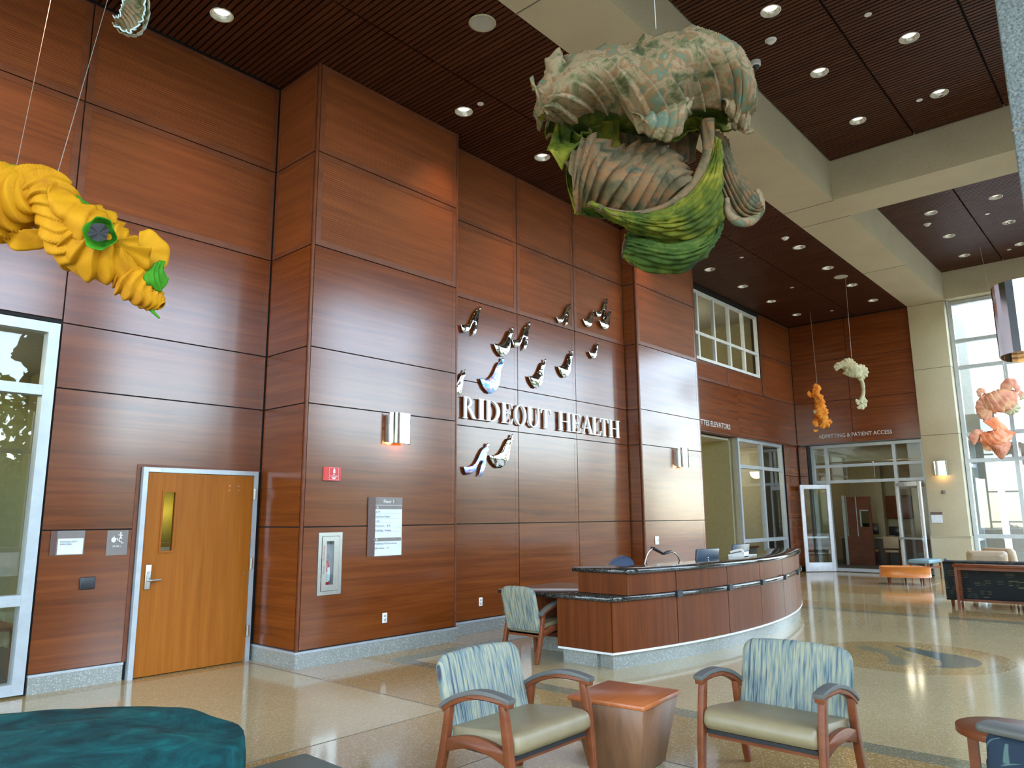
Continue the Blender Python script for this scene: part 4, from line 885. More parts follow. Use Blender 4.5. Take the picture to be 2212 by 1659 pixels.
# ------------------------------------------------------------------ text helper (built-in font)
def text(s, size, mat, parent, origin, u, v, ext=0.002, align='LEFT', sx=1.0, name='lettering'):
    c = bpy.data.curves.new(name, 'FONT'); c.body = s; c.size = size; c.extrude = ext; c.align_x = align; c.resolution_u = 3
    tmp = bpy.data.objects.new(name, c); COL.objects.link(tmp); bpy.context.view_layer.update()
    me = bpy.data.meshes.new_from_object(tmp.evaluated_get(bpy.context.evaluated_depsgraph_get())); me.materials.clear(); me.materials.append(M[mat])
    bpy.data.objects.remove(tmp); bpy.data.curves.remove(c)
    o = bpy.data.objects.new(name, me); COL.objects.link(o)
    U = Vector(u); V = Vector(v); W_ = U.cross(V)
    mt = Matrix((U*sx, V, W_)).transposed().to_4x4(); mt.translation = Vector(origin)
    if parent is not None: o.parent = parent
    if parent is not None and parent.type == 'EMPTY': o.matrix_parent_inverse = Matrix.Translation(parent.location).inverted()
    o.matrix_basis = mt; return o
UX = (1, 0, 0); UZ = (0, 0, 1)
def tx(s, size, mat, parent, x, y, z, sx=1.0, align='LEFT'): return text(s, size, mat, parent, (x, y, z), UX, UZ, 0.001, align, sx)
def plate(name, x0, x1, z0, z1, y, th, mat, parent): return MB().box(x0, x1, y-th, y, z0, z1).obj(name, M[mat], parent)
# signs by the door
s = thing('room_sign', 'white and taupe wall sign reading RADIOLOGY/IMAGING, beside the stair sign', 'sign', (2.66, 8.23, 1.27))
plate('backplate', 2.54, 2.81, 1.265, 1.50, 8.23, 0.006, 'signtaupe', s); plate('side_strip', 2.505, 2.56, 1.265, 1.50, 8.224, 0.006, 'signbrown', s)
plate('insert', 2.572, 2.80, 1.272, 1.425, 8.224, 0.003, 'signwhite', s)
tx('RADIOLOGY/', 0.026, 'ink', s, 2.59, 8.220, 1.386); tx('IMAGING', 0.026, 'ink', s, 2.59, 8.220, 1.361)
s = thing('stair_sign', 'square taupe stair sign with flame and stair figure, left of the wooden door', 'sign', (3.12, 8.23, 1.25))
plate('backplate', 3.02, 3.225, 1.245, 1.495, 8.23, 0.006, 'signtaupe', s); tx('STAIR 1', 0.026, 'white', s, 3.122, 8.222, 1.325, 1, 'CENTER')
fl2 = [(3.065, 1.385), (3.085, 1.372), (3.105, 1.385), (3.108, 1.405), (3.098, 1.425), (3.094, 1.412), (3.088, 1.445), (3.078, 1.415), (3.07, 1.425), (3.062, 1.405)]
fixn(MB().prism(fl2, YF, 8.221, 8.2235).obj('flame', M['white'], s))
fixn(MB().prism([(3.10, 1.415), (3.125, 1.415), (3.125, 1.400), (3.145, 1.400), (3.145, 1.385), (3.165, 1.385), (3.165, 1.370), (3.185, 1.370), (3.185, 1.364), (3.158, 1.364), (3.158, 1.379), (3.138, 1.379), (3.138, 1.394), (3.118, 1.394), (3.118, 1.409), (3.10, 1.409)], YF, 8.221, 8.2235).obj('stair', M['white'], s))
MB().tube([(3.150, 8.222, 1.462), (3.150, 8.2225, 1.476)], 0.008, 8).tube([(3.15, 8.2225, 1.458), (3.152, 8.2225, 1.432), (3.142, 8.2225, 1.405)], 0.006, 6).tube([(3.152, 8.2225, 1.432), (3.165, 8.2225, 1.41)], 0.005, 6).tube([(3.128, 8.2225, 1.448), (3.15, 8.2225, 1.452), (3.172, 8.2225, 1.44)], 0.0045, 6).obj('figure', M['white'], s)
tag(bev(MB().box(2.80, 2.94, 8.205, 8.23, 0.925, 1.045).obj('push_plate', M['darkplastic']), 0.008, 2), 'small dark square card reader on the wall left of the wooden door', 'card reader')
# directory
s = thing('floor_directory', 'tall white and taupe directory sign headed Floor 1, on the near pilaster', 'sign', (5.88, 7.32, 1.15))
plate('side_strip', 5.61, 5.72, 1.145, 1.85, 7.314, 0.008, 'signbrown', s); plate('backplate', 5.70, 6.145, 1.142, 1.852, 7.32, 0.008, 'signtaupe', s)
plate('insert', 5.705, 6.138, 1.148, 1.705, 7.312, 0.003, 'signwhite', s); plate('rule', 5.705, 6.138, 1.752, 1.757, 7.312, 0.003, 'white', s)
plate('header_strip', 5.705, 6.138, 1.705, 1.745, 7.312, 0.004, 'signtaupe', s); plate('header_strip', 5.705, 6.128, 1.322, 1.362, 7.308, 0.004, 'signtaupe', s)
tx('Floor 1', 0.058, 'white', s, 5.93, 7.311, 1.782, 1, 'CENTER')
for z in (1.725, 1.342):
    MB().tube([(5.748+0.012*math.cos(k*PI/8), 7.304, z+0.012*math.sin(k*PI/8)) for k in range(17)], 0.002, 5).tube([(5.742, 7.304, z), (5.755, 7.304, z)], 0.002, 5).obj('arrow_icon', M['white'], s)
for i, wd in enumerate(('ATM', 'Lab Draw Station', 'Café', 'Restrooms', 'Radiology / Imaging')):
    tx(wd, 0.036, 'ink', s, 5.727, 7.3085, 1.66-i*0.055, 0.86); plate('rule', 5.715, 6.13, 1.650-i*0.055, 1.6515-i*0.055, 7.309, 0.0005, 'signtaupe', s)
tx('Admitting & Patient Access', 0.036, 'ink', s, 5.722, 7.3085, 1.283, 0.86); tx('Information', 0.036, 'ink', s, 5.722, 7.3085, 1.228, 0.86)
for x in (5.905, 5.918): MB().tube([(x, 7.3085, 1.494), (x, 7.3085, 1.512)], 0.0035, 6).tube([(x, 7.3085, 1.517), (x, 7.3085, 1.521)], 0.0035, 6).obj('restroom_icon', M['ink'], s)
MB().tube([(5.945+0.009*math.cos(k*PI/6), 7.3085, 1.502+0.009*math.sin(k*PI/6)) for k in range(13)], 0.0018, 5).tube([(5.94, 7.3085, 1.508), (5.94, 7.3085, 1.522)], 0.002, 5).obj('access_icon', M['ink'], s)
MB().tube([(5.918+0.013*math.cos(k*PI/8), 7.3085, 1.24+0.013*math.sin(k*PI/8)) for k in range(17)], 0.002, 5).obj('info_icon', M['ink'], s); tx('?', 0.02, 'ink', s, 5.918, 7.3085, 1.233, 1, 'CENTER')
# extinguisher sign (angled red sign) + cabinet
s = thing('extinguisher_sign', 'red projecting fire extinguisher sign with white pictogram', 'sign', (5.08, 7.32, 2.03))
fixn(MB().prism([(4.965, 7.32), (4.985, 7.275), (5.175, 7.275), (5.195, 7.32)], ZF, 2.03, 2.185).obj('body', M['red'], s))
MB().tube([(5.08, 7.272, 2.115), (5.08, 7.272, 2.16)], [0.014, 0.012], 8).tube([(5.08, 7.272, 2.162), (5.08, 7.272, 2.172)], 0.006, 6).obj('pictogram', M['white'], s)
tx('FIRE', 0.016, 'white', s, 5.08, 7.2735, 2.094, 1, 'CENTER'); tx('EXTINGUISHER', 0.015, 'white', s, 5.08, 7.2735, 2.076, 1, 'CENTER')
fixn(MB().prism([(5.045, 2.066), (5.115, 2.066), (5.08, 2.042)], YF, 7.2725, 7.275).obj('arrow', M['white'], s))
fr_ = MB()
for b in ((5.015, 5.145, 2.036, 2.038), (5.015, 5.145, 2.178, 2.18), (5.015, 5.017, 2.036, 2.18), (5.143, 5.145, 2.036, 2.18)): fr_.box(b[0], b[1], 7.2735, 7.275, b[2], b[3])
fr_.obj('border', M['white'], s)
s = thing('extinguisher_cabinet', 'stainless steel fire extinguisher cabinet recessed in the near pilaster', 'cabinet', (5.09, 7.32, 0.75))
f = MB()
for b in ((4.93, 4.972, 0.75, 1.44), (5.21, 5.25, 0.75, 1.44), (4.972, 5.21, 1.40, 1.44), (4.972, 5.21, 0.75, 0.79)): f.box(b[0], b[1], 7.306, 7.32, b[2], b[3])
f.obj('frame', M['steel'], s)
f = MB()
for b in ((4.978, 5.035, 0.796, 1.394), (5.135, 5.204, 0.796, 1.394), (5.035, 5.135, 1.345, 1.394), (5.035, 5.135, 0.796, 0.86)): f.box(b[0], b[1], 7.300, 7.310, b[2], b[3])
dr = f.obj('door', M['steel'], s); MB().box(5.035, 5.135, 7.304, 7.307, 0.86, 1.345).obj('pane', M['glass'], dr)
MB().box(4.971, 4.977, 7.322, 7.485, 0.791, 1.399).box(5.203, 5.209, 7.322, 7.485, 0.791, 1.399).box(4.977, 5.203, 7.479, 7.485, 0.791, 1.399).box(4.977, 5.203, 7.322, 7.479, 0.791, 0.797).box(4.977, 5.203, 7.322, 7.479, 1.393, 1.399).obj('liner', M['whitemetal'], s)
text('FIRE EXTINGUISHER', 0.03, 'red', dr, (5.012, 7.299, 1.13), UZ, (-1, 0, 0), 0.0005, 'LEFT', 0.62)
text('BREAK GLASS', 0.022, 'ink', dr, (5.010, 7.299, 0.98), UZ, (-1, 0, 0), 0.0005, 'LEFT', 0.7)
e = thing('fire_extinguisher', 'small red fire extinguisher with white tag behind the cabinet glass', 'extinguisher', (5.09, 7.40, 0.798))
MB().lathe((5.09, 7.40, 0.798), [(0.0, 0), (0.044, 0), (0.047, 0.02), (0.047, 0.27), (0.036, 0.31), (0.014, 0.33), (0.014, 0.36)], 24).obj('bottle', M['red'], e, True)
MB().lathe((5.09, 7.40, 0.798), [(0.0478, 0.09), (0.0478, 0.20)], 24).obj('band', M['white'], e, True); MB().box(5.085, 5.12, 7.345, 7.3465, 0.90, 1.05).obj('paper_tag', M['signwhite'], e)
MB().box(5.055, 5.135, 7.39, 7.41, 1.158, 1.168).box(5.06, 5.13, 7.39, 7.41, 1.185, 1.194).box(5.083, 5.097, 7.39, 7.41, 1.15, 1.19).obj('handle', M['steel'], e)
MB().tube(catmull([(5.07, 7.40, 1.16), (5.03, 7.40, 1.12), (5.035, 7.40, 1.0), (5.04, 7.40, 0.93)], 12), 0.008, 8).obj('hose', M['darkplastic'], e)
# outlets and switch
def outlet(x, y, z, label, w2=0.036, h2=0.058):
    t = thing('wall_outlet', label, 'outlet', (x, y, z), 'white wall outlets'); bev(MB().box(x-w2, x+w2, y-0.007, y, z-h2, z+h2).obj('plate', M['white'], t), 0.003, 2)
    for dz in (-0.024, 0.024): MB().box(x-0.016, x+0.016, y-0.009, y-0.007, z+dz-0.014, z+dz+0.014).obj('socket', M['cream_paint'], t)
outlet(5.905, 7.32, 0.415, 'white wall outlet low on the near pilaster'); outlet(7.855, 7.60, 0.415, 'white wall outlet low on the wall behind the desk chair')
sw = thing('light_switch', 'white light switch above the reception desk on the far pilaster', 'switch', (12.27, 7.32, 1.16))
bev(MB().box(12.20, 12.33, 7.311, 7.32, 1.075, 1.225).obj('plate', M['white'], sw), 0.003, 2); MB().box(12.285, 12.30, 7.303, 7.311, 1.14, 1.165).obj('toggle', M['armpad'], sw)
# column fittings
tag(bev(MB().box(21.855, 21.88, 4.469, 4.559, 2.098, 2.188).obj('thermostat', M['signtaupe']), 0.004, 1), 'small square grey sensor on the beige column below the sconce', 'sensor')
s = thing('column_sign', 'small white sign with brown header on the beige column', 'sign', (21.88, 4.73, 1.4))
MB().box(21.852, 21.88, 4.604, 4.853, 1.362, 1.566).obj('insert', M['signwhite'], s); MB().box(21.85, 21.88, 4.593, 4.865, 1.566, 1.634).obj('header', M['signbrown'], s)

# ------------------------------------------------------------------ raised serif wall letters
def serif(ch, h):
    """boxes/polys in unit height; returns list of polygons, width"""
    T = 0.17; t = 0.055; P = []
    def bar(x0, x1, y0, y1): P.append([(x0, y0), (x1, y0), (x1, y1), (x0, y1)])
    def stem(x, w_=T): bar(x, x+w_, 0, 1); bar(x-0.06, x+w_+0.06, 0, 0.04); bar(x-0.06, x+w_+0.06, 0.96, 1)
    def ring(cx, cy, rx, ry, wx, wy, a0, a1, n=20):
        for k in range(n):
            a = a0+(a1-a0)*k/n; b_ = a0+(a1-a0)*(k+1)/n
            P.append([(cx+rx*math.cos(a), cy+ry*math.sin(a)), (cx+rx*math.cos(b_), cy+ry*math.sin(b_)), (cx+(rx-wx)*math.cos(b_), cy+(ry-wy)*math.sin(b_)), (cx+(rx-wx)*math.cos(a), cy+(ry-wy)*math.sin(a))])
    if ch == 'I': stem(0.06); return P, 0.30
    if ch == 'R': stem(0.06); ring(0.23, 0.75, 0.33, 0.25, 0.16, 0.045, -PI/2, PI/2); bar(0.2, 0.26, 0.5, 0.55); bar(0.2, 0.26, 0.955, 1); P.append([(0.27, 0.5), (0.45, 0.5), (0.82, 0.0), (0.60, 0.0)]); bar(0.60, 0.86, 0, 0.035); return P, 0.80
    if ch == 'D': stem(0.06); ring(0.25, 0.5, 0.50, 0.5, 0.17, 0.045, -PI/2, PI/2); return P, 0.76
    if ch in 'EL':
        stem(0.06); bar(0.2, 0.60, 0, 0.05); P.append([(0.58, 0.0), (0.66, 0.27), (0.62, 0.27), (0.52, 0.05)])
        if ch == 'E': bar(0.2, 0.60, 0.95, 1); P.append([(0.60, 1.0), (0.62, 0.76), (0.585, 0.76), (0.52, 0.95)]); bar(0.2, 0.46, 0.49, 0.54); P.append([(0.43, 0.52), (0.50, 0.40), (0.50, 0.64)])
        return P, 0.66
    if ch == 'O': ring(0.42, 0.5, 0.42, 0.52, 0.165, 0.045, 0, 2*PI, 36); return P, 0.84
    if ch == 'U': bar(0.06, 0.23, 0.34, 1); bar(0.0, 0.29, 0.96, 1); bar(0.62, 0.68, 0.34, 1); bar(0.55, 0.75, 0.96, 1); ring(0.37, 0.34, 0.31, 0.36, 0.12, 0.06, PI, 2*PI); return P, 0.75
    if ch == 'T': bar(0.28, 0.45, 0, 1); bar(0.20, 0.53, 0, 0.04); bar(0.0, 0.73, 0.95, 1); P.append([(0.0, 1), (0.10, 0.95), (0.02, 0.76), (-0.02, 0.76)]); P.append([(0.73, 1), (0.63, 0.95), (0.71, 0.76), (0.75, 0.76)]); return P, 0.73
    if ch == 'H': stem(0.06); stem(0.60); bar(0.2, 0.62, 0.48, 0.53); return P, 0.83
    if ch == 'A': P.append([(0.34, 1.0), (0.42, 1.02), (0.80, 0.0), (0.60, 0.0)]); P.append([(0.34, 1.0), (0.38, 0.88), (0.12, 0.0), (0.06, 0.0)]); bar(0.16, 0.62, 0.30, 0.35); bar(-0.02, 0.22, 0, 0.04); bar(0.52, 0.88, 0, 0.04); return P, 0.86
LET = [('R', 7.437, 7.745), ('I', 7.747, 7.915), ('D', 7.915, 8.247), ('E', 8.264, 8.55), ('O', 8.559, 8.866), ('U', 8.866, 9.204), ('T', 9.204, 9.487), ('H', 9.668, 10.032), ('E', 10.032, 10.313), ('A', 10.324, 10.684), ('L', 10.638, 10.928), ('T', 10.869, 11.155), ('H', 11.155, 11.513)]
ls = thing('wall_lettering', 'large raised white serif letters reading RIDEOUT HEALTH on the panelled wall', 'sign', (9.5, 7.6, 3.0))
for ch, xa, xb in LET:
    P, wd = serif(ch, 1); lo_x = min(p[0] for q in P for p in q); hi_x = max(p[0] for q in P for p in q); mb = MB()
    pad = 0.012; sc_ = (xb-xa-2*pad)/(hi_x-lo_x)
    for i, q in enumerate(P):
        qq = [(xa+pad+(p[0]-lo_x)*sc_, 3.012+p[1]*0.318) for p in q]; mb.prism(qq, YF, 7.548-0.0002*(i % 5), 7.575)
    mb.box((xa+xb)/2-0.01, (xa+xb)/2+0.01, 7.575, 7.60, 3.1, 3.12) if ch in 'IT' else None
    fixn(mb.obj('letter', M['letter'], ls))
# small grey letters
s = thing('admitting_lettering', 'thin grey letters reading ADMITTING & PATIENT ACCESS above the glass doors', 'sign', (22, 6.6, 3.75))
def fit(o, width):
    bpy.context.view_layer.update(); k = width/max(o.dimensions.x/ o.matrix_basis.to_scale().x, 1e-6); return k
o = text('ADMITTING & PATIENT ACCESS', 0.155, 'greyletter', s, (21.972, 7.59, 3.765), (0, -1, 0), UZ, 0.006)
bpy.context.view_layer.update(); k = 1.97/max((Vector(c).x for c in o.bound_box)); o.matrix_basis = o.matrix_basis @ Matrix.Diagonal((k, 1, 1, 1))
s = thing('elevator_lettering', 'thin pale letters reading SUTTER BUTTES ELEVATORS, cut off by the far pilaster', 'sign', (16.5, 8.23, 3.7))
o = text('SUTTER BUTTES ELEVATORS', 0.185, 'greyletter', s, (14.95, 8.222, 3.72), UX, UZ, 0.006)
bpy.context.view_layer.update(); k = 2.60/max((Vector(c).x for c in o.bound_box)); o.matrix_basis = o.matrix_basis @ Matrix.Diagonal((k, 1, 1, 1))

# ------------------------------------------------------------------ polished metal quails on the wall
QA = [(0.0, 0.136), (0.095, 0.135), (0.183, 0.154), (0.245, 0.195), (0.294, 0.261), (0.343, 0.342), (0.4, 0.414), (0.45, 0.442), (0.482, 0.449), (0.479, 0.479), (0.511, 0.505), (0.551, 0.491), (0.536, 0.463), (0.504, 0.441), (0.543, 0.411), (0.5, 0.376), (0.482, 0.32), (0.467, 0.236), (0.449, 0.146), (0.406, 0.061), (0.35, 0.01), (0.322, 0.0), (0.336, 0.088), (0.364, 0.167), (0.4, 0.22), (0.364, 0.233), (0.329, 0.214), (0.294, 0.168), (0.259, 0.109), (0.197, 0.053), (0.129, 0.027), (0.068, 0.017), (0.027, 0.056)]
QB = [(0.0, 0.185), (0.128, 0.185), (0.202, 0.206), (0.269, 0.251), (0.338, 0.336), (0.392, 0.422), (0.438, 0.464), (0.485, 0.472), (0.508, 0.489), (0.501, 0.512), (0.524, 0.535), (0.559, 0.522), (0.547, 0.495), (0.516, 0.475), (0.55, 0.438), (0.507, 0.404), (0.475, 0.34), (0.459, 0.216), (0.427, 0.122), (0.358, 0.053), (0.245, 0.0), (0.164, 0.006), (0.076, 0.06), (0.025, 0.122)]
def quail(out, x0, z0, x1, z1, mat, label):
    dy = 0.03 if 'pale round' in label else 0.0
    mx_ = max(p[0] for p in out); mz = max(p[1] for p in out)
    pts = [(x0+p[0]/mx_*(x1-x0), z0+p[1]/mz*(z1-z0)) for p in out]
    cx = sum(p[0] for p in pts)/len(pts); cz = sum(p[1] for p in pts)/len(pts)
    mb = MB().prism(pts, YF, 7.555-dy, 7.578-dy); mb.box(cx-0.01, cx+0.01, 7.578-dy, 7.60, cz-0.01, cz+0.01)
    o = fixn(mb.obj('metal_quail', M[mat])); bev(o, 0.007, 2, 35); return tag(o, label, 'wall ornament', 'metal quail shapes on the panelled wall')
for q, x0, z0, x1, z1, mt, lb in (
    (QA, 7.40, 4.26, 7.83, 4.75, 'mirror', 'dark mirrored split-tailed quail highest at the left edge of the wall'),
    (QB, 8.112, 4.05, 8.58, 4.571, 'mirror', 'mirrored round-bellied quail just left of a split-tailed one'),
    (QA, 8.531, 4.225, 8.999, 4.738, 'mirror', 'mirrored split-tailed quail crossing the first vertical panel joint'),
    (QB, 7.13, 3.28, 7.517, 3.73, 'mirror', 'mirrored quail half hidden behind the near pilaster'),
    (QB, 7.808, 3.437, 8.35, 4.035, 'irid', 'iridescent blue and violet round-bellied quail'),
    (QB, 8.925, 3.651, 9.391, 4.177, 'mirror', 'mirrored quail in the middle, right of the iridescent blue one'),
    (QA, 9.689, 4.851, 10.105, 5.285, 'mirror', 'dark split-tailed quail above the horizontal seam, left of three others'),
    (QB, 10.451, 4.952, 10.821, 5.319, 'mirror', 'dark round quail left in the tight group of three at upper right'),
    (QA, 10.861, 5.192, 11.262, 5.63, 'mirror', 'highest split-tailed quail of the group at upper right'),
    (QB, 10.924, 4.995, 11.334, 5.433, 'mirror', 'pale round quail at the right end of the upper group'),
    (QB, 10.604, 4.395, 10.925, 4.731, 'mirror', 'smallest quail, alone just below the horizontal seam at right'),
    (QB, 9.70, 3.93, 10.149, 4.451, 'mirror', 'mirrored quail left of the second vertical panel joint, above the lettering'),
    (QA, 7.467, 2.179, 8.018, 2.684, 'irid', 'iridescent split-tailed quail below the lettering'),
    (QB, 7.999, 2.322, 8.558, 2.857, 'mirror', 'mirrored round quail below the lettering')): quail(q, x0, z0, x1, z1, mt, lb)

# ------------------------------------------------------------------ hanging silk sculptures
def saw(x, sharp=0.22):
    f = x-math.floor(x)
    return f/(1-sharp) if f < 1-sharp else (1-f)/sharp
class Art:
    """a hanging textile sculpture; sketch coordinates u right, v down, d forward, k metres per unit about c"""
    def __init__(s, name, label, loc, c, k, group='hanging silk sculptures'):
        s.t = thing(name, label, 'sculpture', loc, group); s.k = k; s.c = c; s.loc = Vector(loc)
    def P(s, p): return s.loc+CAMROT @ Vector(((p[0]-s.c[0])*s.k, -(p[1]-s.c[1])*s.k, (p[2] if len(p) > 2 else 0)*s.k))
    def grid(s, name, G, mats, th=3.0, closed=False, parent=None):
        n = len(G); m_ = len(G[0]); vs = [s.P(p) for r in G for p in r]
        fs = [(i*m_+j, i*m_+j+1, (i+1)*m_+j+1, (i+1)*m_+j) for i in range(n-1) for j in range(m_-1)]
        if closed: fs += [(i*m_+m_-1, i*m_, (i+1)*m_, (i+1)*m_+m_-1) for i in range(n-1)]
        o = mesh(name, vs, fs, mats if isinstance(mats, list) else [mats], parent or s.t, smooth=True)
        md = o.modifiers.new('thickness', 'SOLIDIFY'); md.thickness = th*s.k; md.offset = 0
        if isinstance(mats, list) and len(mats) > 1: md.material_offset = 1; md.material_offset_rim = 0
        return o
    def drape(s, name, A, B, mats, bulge=40, pl=10, amp=8, skew=0.0, n=160, m_=28, wav=0, wn=6, sharp=0.22, flip=False, power=1.0, thick=3.0, longi=0, lamp=0, seed=1):
        A = catmull([(p+(0,))[:3] for p in A], n); B = catmull([(p+(0,))[:3] for p in B], n)
        rnd = random.Random(seed); ph = [rnd.uniform(0, 6) for _ in range(6)]
        G = []
        for i in range(n+1):
            r = []; sgm = i/n
            for j in range(m_+1):
                t = j/m_; p = A[i].lerp(B[i], t); p = Vector(p)
                p.z += bulge*math.sin(PI*t)**power
                r.append(p)
            G.append(r)
        H = []
        for i in range(n+1):
            r = []; sgm = i/n
            for j in range(m_+1):
                t = j/m_
                a = G[min(i+1, n)][j]-G[max(i-1, 0)][j]; b_ = G[i][min(j+1, m_)]-G[i][max(j-1, 0)]
                nn = a.cross(b_)
                if nn.length < 1e-6: nn = Vector((0, 0, 1))
                nn.normalize()
                if nn.z < 0: nn = -nn
                u_ = sgm*pl+skew*t+0.35*math.sin(3*t+ph[0])+0.5*math.sin(5*sgm+ph[1])
                dd = amp*(saw(u_, sharp)-0.5)*(0.75+0.25*math.sin(9*sgm+ph[2]))
                if pl > 3: fr_u = (u_+0.5) % 1.0-0.5; dd += amp*0.38*math.exp(-((fr_u+sharp*0.5)/0.055)**2)
                if longi: dd += lamp*(saw(t*longi+1.5*sgm+0.3*math.sin(7*sgm), 0.4)-0.5)
                dd += amp*0.35*math.sin(6*sgm+4*t+ph[3])*math.sin(5*t+ph[4])
                q = G[i][j]+nn*dd
                if wav:
                    e = (2*t-1)**3; q = q+Vector((0.35*wav*math.cos(wn*2*PI*sgm+ph[5])*e, wav*math.sin(wn*2*PI*sgm+ph[5])*e, wav*0.8*math.cos(wn*2*PI*sgm)*abs(e)))
                r.append(q)
            H.append(r)
        return s.grid(name, H, mats, thick)
    def swirl(s, name, sp, mats, rings=14, amp=0.16, twist=0.8, n=170, seg=40, squash=0.85, sharp=0.12, seed=3, ruf=0.10, thick=2.0):
        rnd = random.Random(seed); ph = [rnd.uniform(0, 6) for _ in range(5)]
        C = catmull([p[:3] for p in sp], n); Rr = [v.x for v in catmull([(p[3], 0, 0) for p in sp], n)]
        G = []
        for i in range(n+1):
            a = (C[min(i+1, n)]-C[max(i-1, 0)]); a.normalize(); w_ = Vector((0, 0, 1)); b_ = a.cross(w_).normalized(); r = []
            for j in range(seg):
                th = 2*PI*j/seg; sg = i/n
                f = saw(sg*rings+twist*math.sin(th+ph[0])*0.6+0.25*math.sin(2*th+ph[1]+4*sg), sharp)
                rad = max(Rr[i], 0.5)*(1+amp*(f-0.45)+ruf*f*math.sin(5*th+ph[2]+9*sg)+0.5*ruf*math.sin(2*th+7*sg+ph[3]))
                r.append(C[i]+b_*math.cos(th)*rad+w_*math.sin(th)*rad*squash)
            G.append(r)
        return s.grid(name, G, mats, thick, closed=True)
    def fan(s, name, c, R_, a0, a1, mats, ribs=9, amp=0.10, tilt=(0, 0), cup=0.25, n=72, m_=10, r0=0.05, ruf=0.08, seed=1, sy=1.0, rot=0.0, ):
        """ruffled petal: sector of a cupped, ribbed disc centred at c"""
        rnd = random.Random(seed); ph = rnd.uniform(0, 6); G = []
        for i in range(n+1):
            th = a0+(a1-a0)*i/n; r = []
            for j in range(m_+1):
                q = r0+(1-r0)*j/m_; rr = R_*q*(1+0.05*math.sin(ribs*th+ph)*q)
                x, y = rr*math.cos(th), rr*math.sin(th)*sy
                z = R_*(cup*(1-q*q)+amp*q*q*math.sin(ribs*th+ph)+ruf*q*q*math.sin(3*th+ph))+tilt[0]*x+tilt[1]*y
                cr, sr = math.cos(rot), math.sin(rot)
                r.append(Vector((c[0]+x*cr-y*sr, c[1]+x*sr+y*cr, (c[2] if len(c) > 2 else 0)+z)))
            G.append(r)
        return s.grid(name, G, mats, 1.6)
    def cord(s, pts, top, r=0.003, name='cable'):
        P0 = s.P(pts); return MB().tube([P0, Vector(top)], r, 6).obj(name, M['cable'], s.t)

K5 = 5.0/1599.42
a = Art('silk_sculpture', 'huge pleated silk sculpture in rust, sage and lime hanging in front of the concrete beam', (4.084, 2.398, 4.013), (1395, 330), K5)
out_, gr_ = M['sil_out'], M['sil_green']
# crown: large pleated shell, lime inside
a.drape('upper_shell', [(1172, 268, -60), (1165, 212, -15), (1205, 148, 0), (1265, 112, 0), (1345, 102, 5), (1400, 84, 0), (1480, 60, -10), (1560, 72, -30), (1610, 120, -60), (1632, 195, -110)],
        [(1176, 262, -10), (1230, 268, 20), (1290, 250, 25), (1340, 262, 25), (1395, 318, 60), (1450, 296, 60), (1500, 246, 30), (1560, 250, 20), (1585, 285, 10), (1618, 262, -40)],
        [out_, gr_], bulge=95, pl=16, amp=15, skew=-2.4, n=420, m_=46, wav=5, wn=7, sharp=0.10, seed=4)
a.drape('back_shell', [(1180, 250, -60), (1215, 170, -60), (1280, 130, -60), (1400, 100, -70), (1500, 80, -80), (1590, 110, -90), (1620, 190, -90)],
        [(1190, 265, -60), (1250, 268, -80), (1330, 262, -90), (1400, 270, -95), (1480, 262, -95), (1560, 255, -80), (1600, 262, -60)],
        [gr_, out_], bulge=-70, pl=9, amp=10, skew=1.5, n=120, m_=20, seed=5)
a.drape('left_tip', [(1146, 182, 30), (1152, 205, 30), (1178, 172, 35), (1176, 140, 30), (1208, 119, 20)], [(1170, 262, 10), (1200, 240, 35), (1222, 215, 40), (1235, 190, 30), (1216, 152, 15)], [out_, gr_], bulge=26, pl=4, amp=9, skew=1.2, n=90, m_=20, wav=4, wn=3, seed=8)
a.drape('drop_lobe', [(1352, 262, 70), (1372, 276, 80), (1420, 262, 88), (1478, 238, 85)], [(1384, 318, 85), (1402, 334, 92), (1440, 330, 95), (1458, 290, 85)], [out_, gr_], bulge=20, pl=5, amp=9, skew=1.4, n=90, m_=20, wav=3, wn=3, seed=10)
a.drape('right_flap', [(1548, 232, 20), (1575, 196, 10), (1610, 160, -20), (1634, 210, -50)], [(1556, 252, 35), (1586, 282, 30), (1612, 291, 15), (1612, 258, -30)], [out_, gr_], bulge=26, pl=6, amp=10, skew=0.6, n=90, m_=18, wav=4, wn=4, seed=12)
a.drape('tip_curl', [(1596, 280, 15), (1608, 290, 18), (1616, 286, 20)], [(1592, 286, 15), (1606, 296, 18), (1622, 292, 24)], [out_], bulge=3, pl=1, amp=1, n=20, m_=6)
# lime folds in the hollow between the shells
a.drape('left_lime_fold', [(1205, 255, 10), (1250, 285, 0), (1300, 258, -20), (1345, 250, -30)], [(1180, 333, 25), (1235, 330, 20), (1300, 326, -10), (1350, 330, -20)], [gr_, out_], bulge=-32, pl=5, amp=14, skew=-1.0, n=100, m_=20, seed=14)
a.drape('left_lime_tip', [(1181, 332, 40), (1198, 338, 42), (1225, 333, 45), (1262, 312, 40)], [(1211, 380, 40), (1218, 366, 45), (1228, 352, 45), (1240, 330, 40)], [M['sil_green'], M['sil_green']], bulge=6, pl=2, amp=4, n=50, m_=10, seed=15)
a.drape('upper_lime_lining', [(1455, 282, -10), (1490, 248, -20), (1530, 246, -20), (1556, 248, -20)], [(1462, 300, -30), (1500, 272, -40), (1535, 268, -40), (1560, 262, -40)], [gr_, gr_], bulge=-14, pl=5, amp=6, n=60, m_=12, seed=16)
a.drape('dark_hollow', [(1330, 262, -60), (1400, 268, -75), (1470, 270, -75), (1530, 262, -70)], [(1340, 330, -45), (1400, 345, -60), (1470, 340, -60), (1520, 330, -60)], [M['sil_brown'], gr_], bulge=-26, pl=8, amp=9, n=90, m_=16, seed=17)
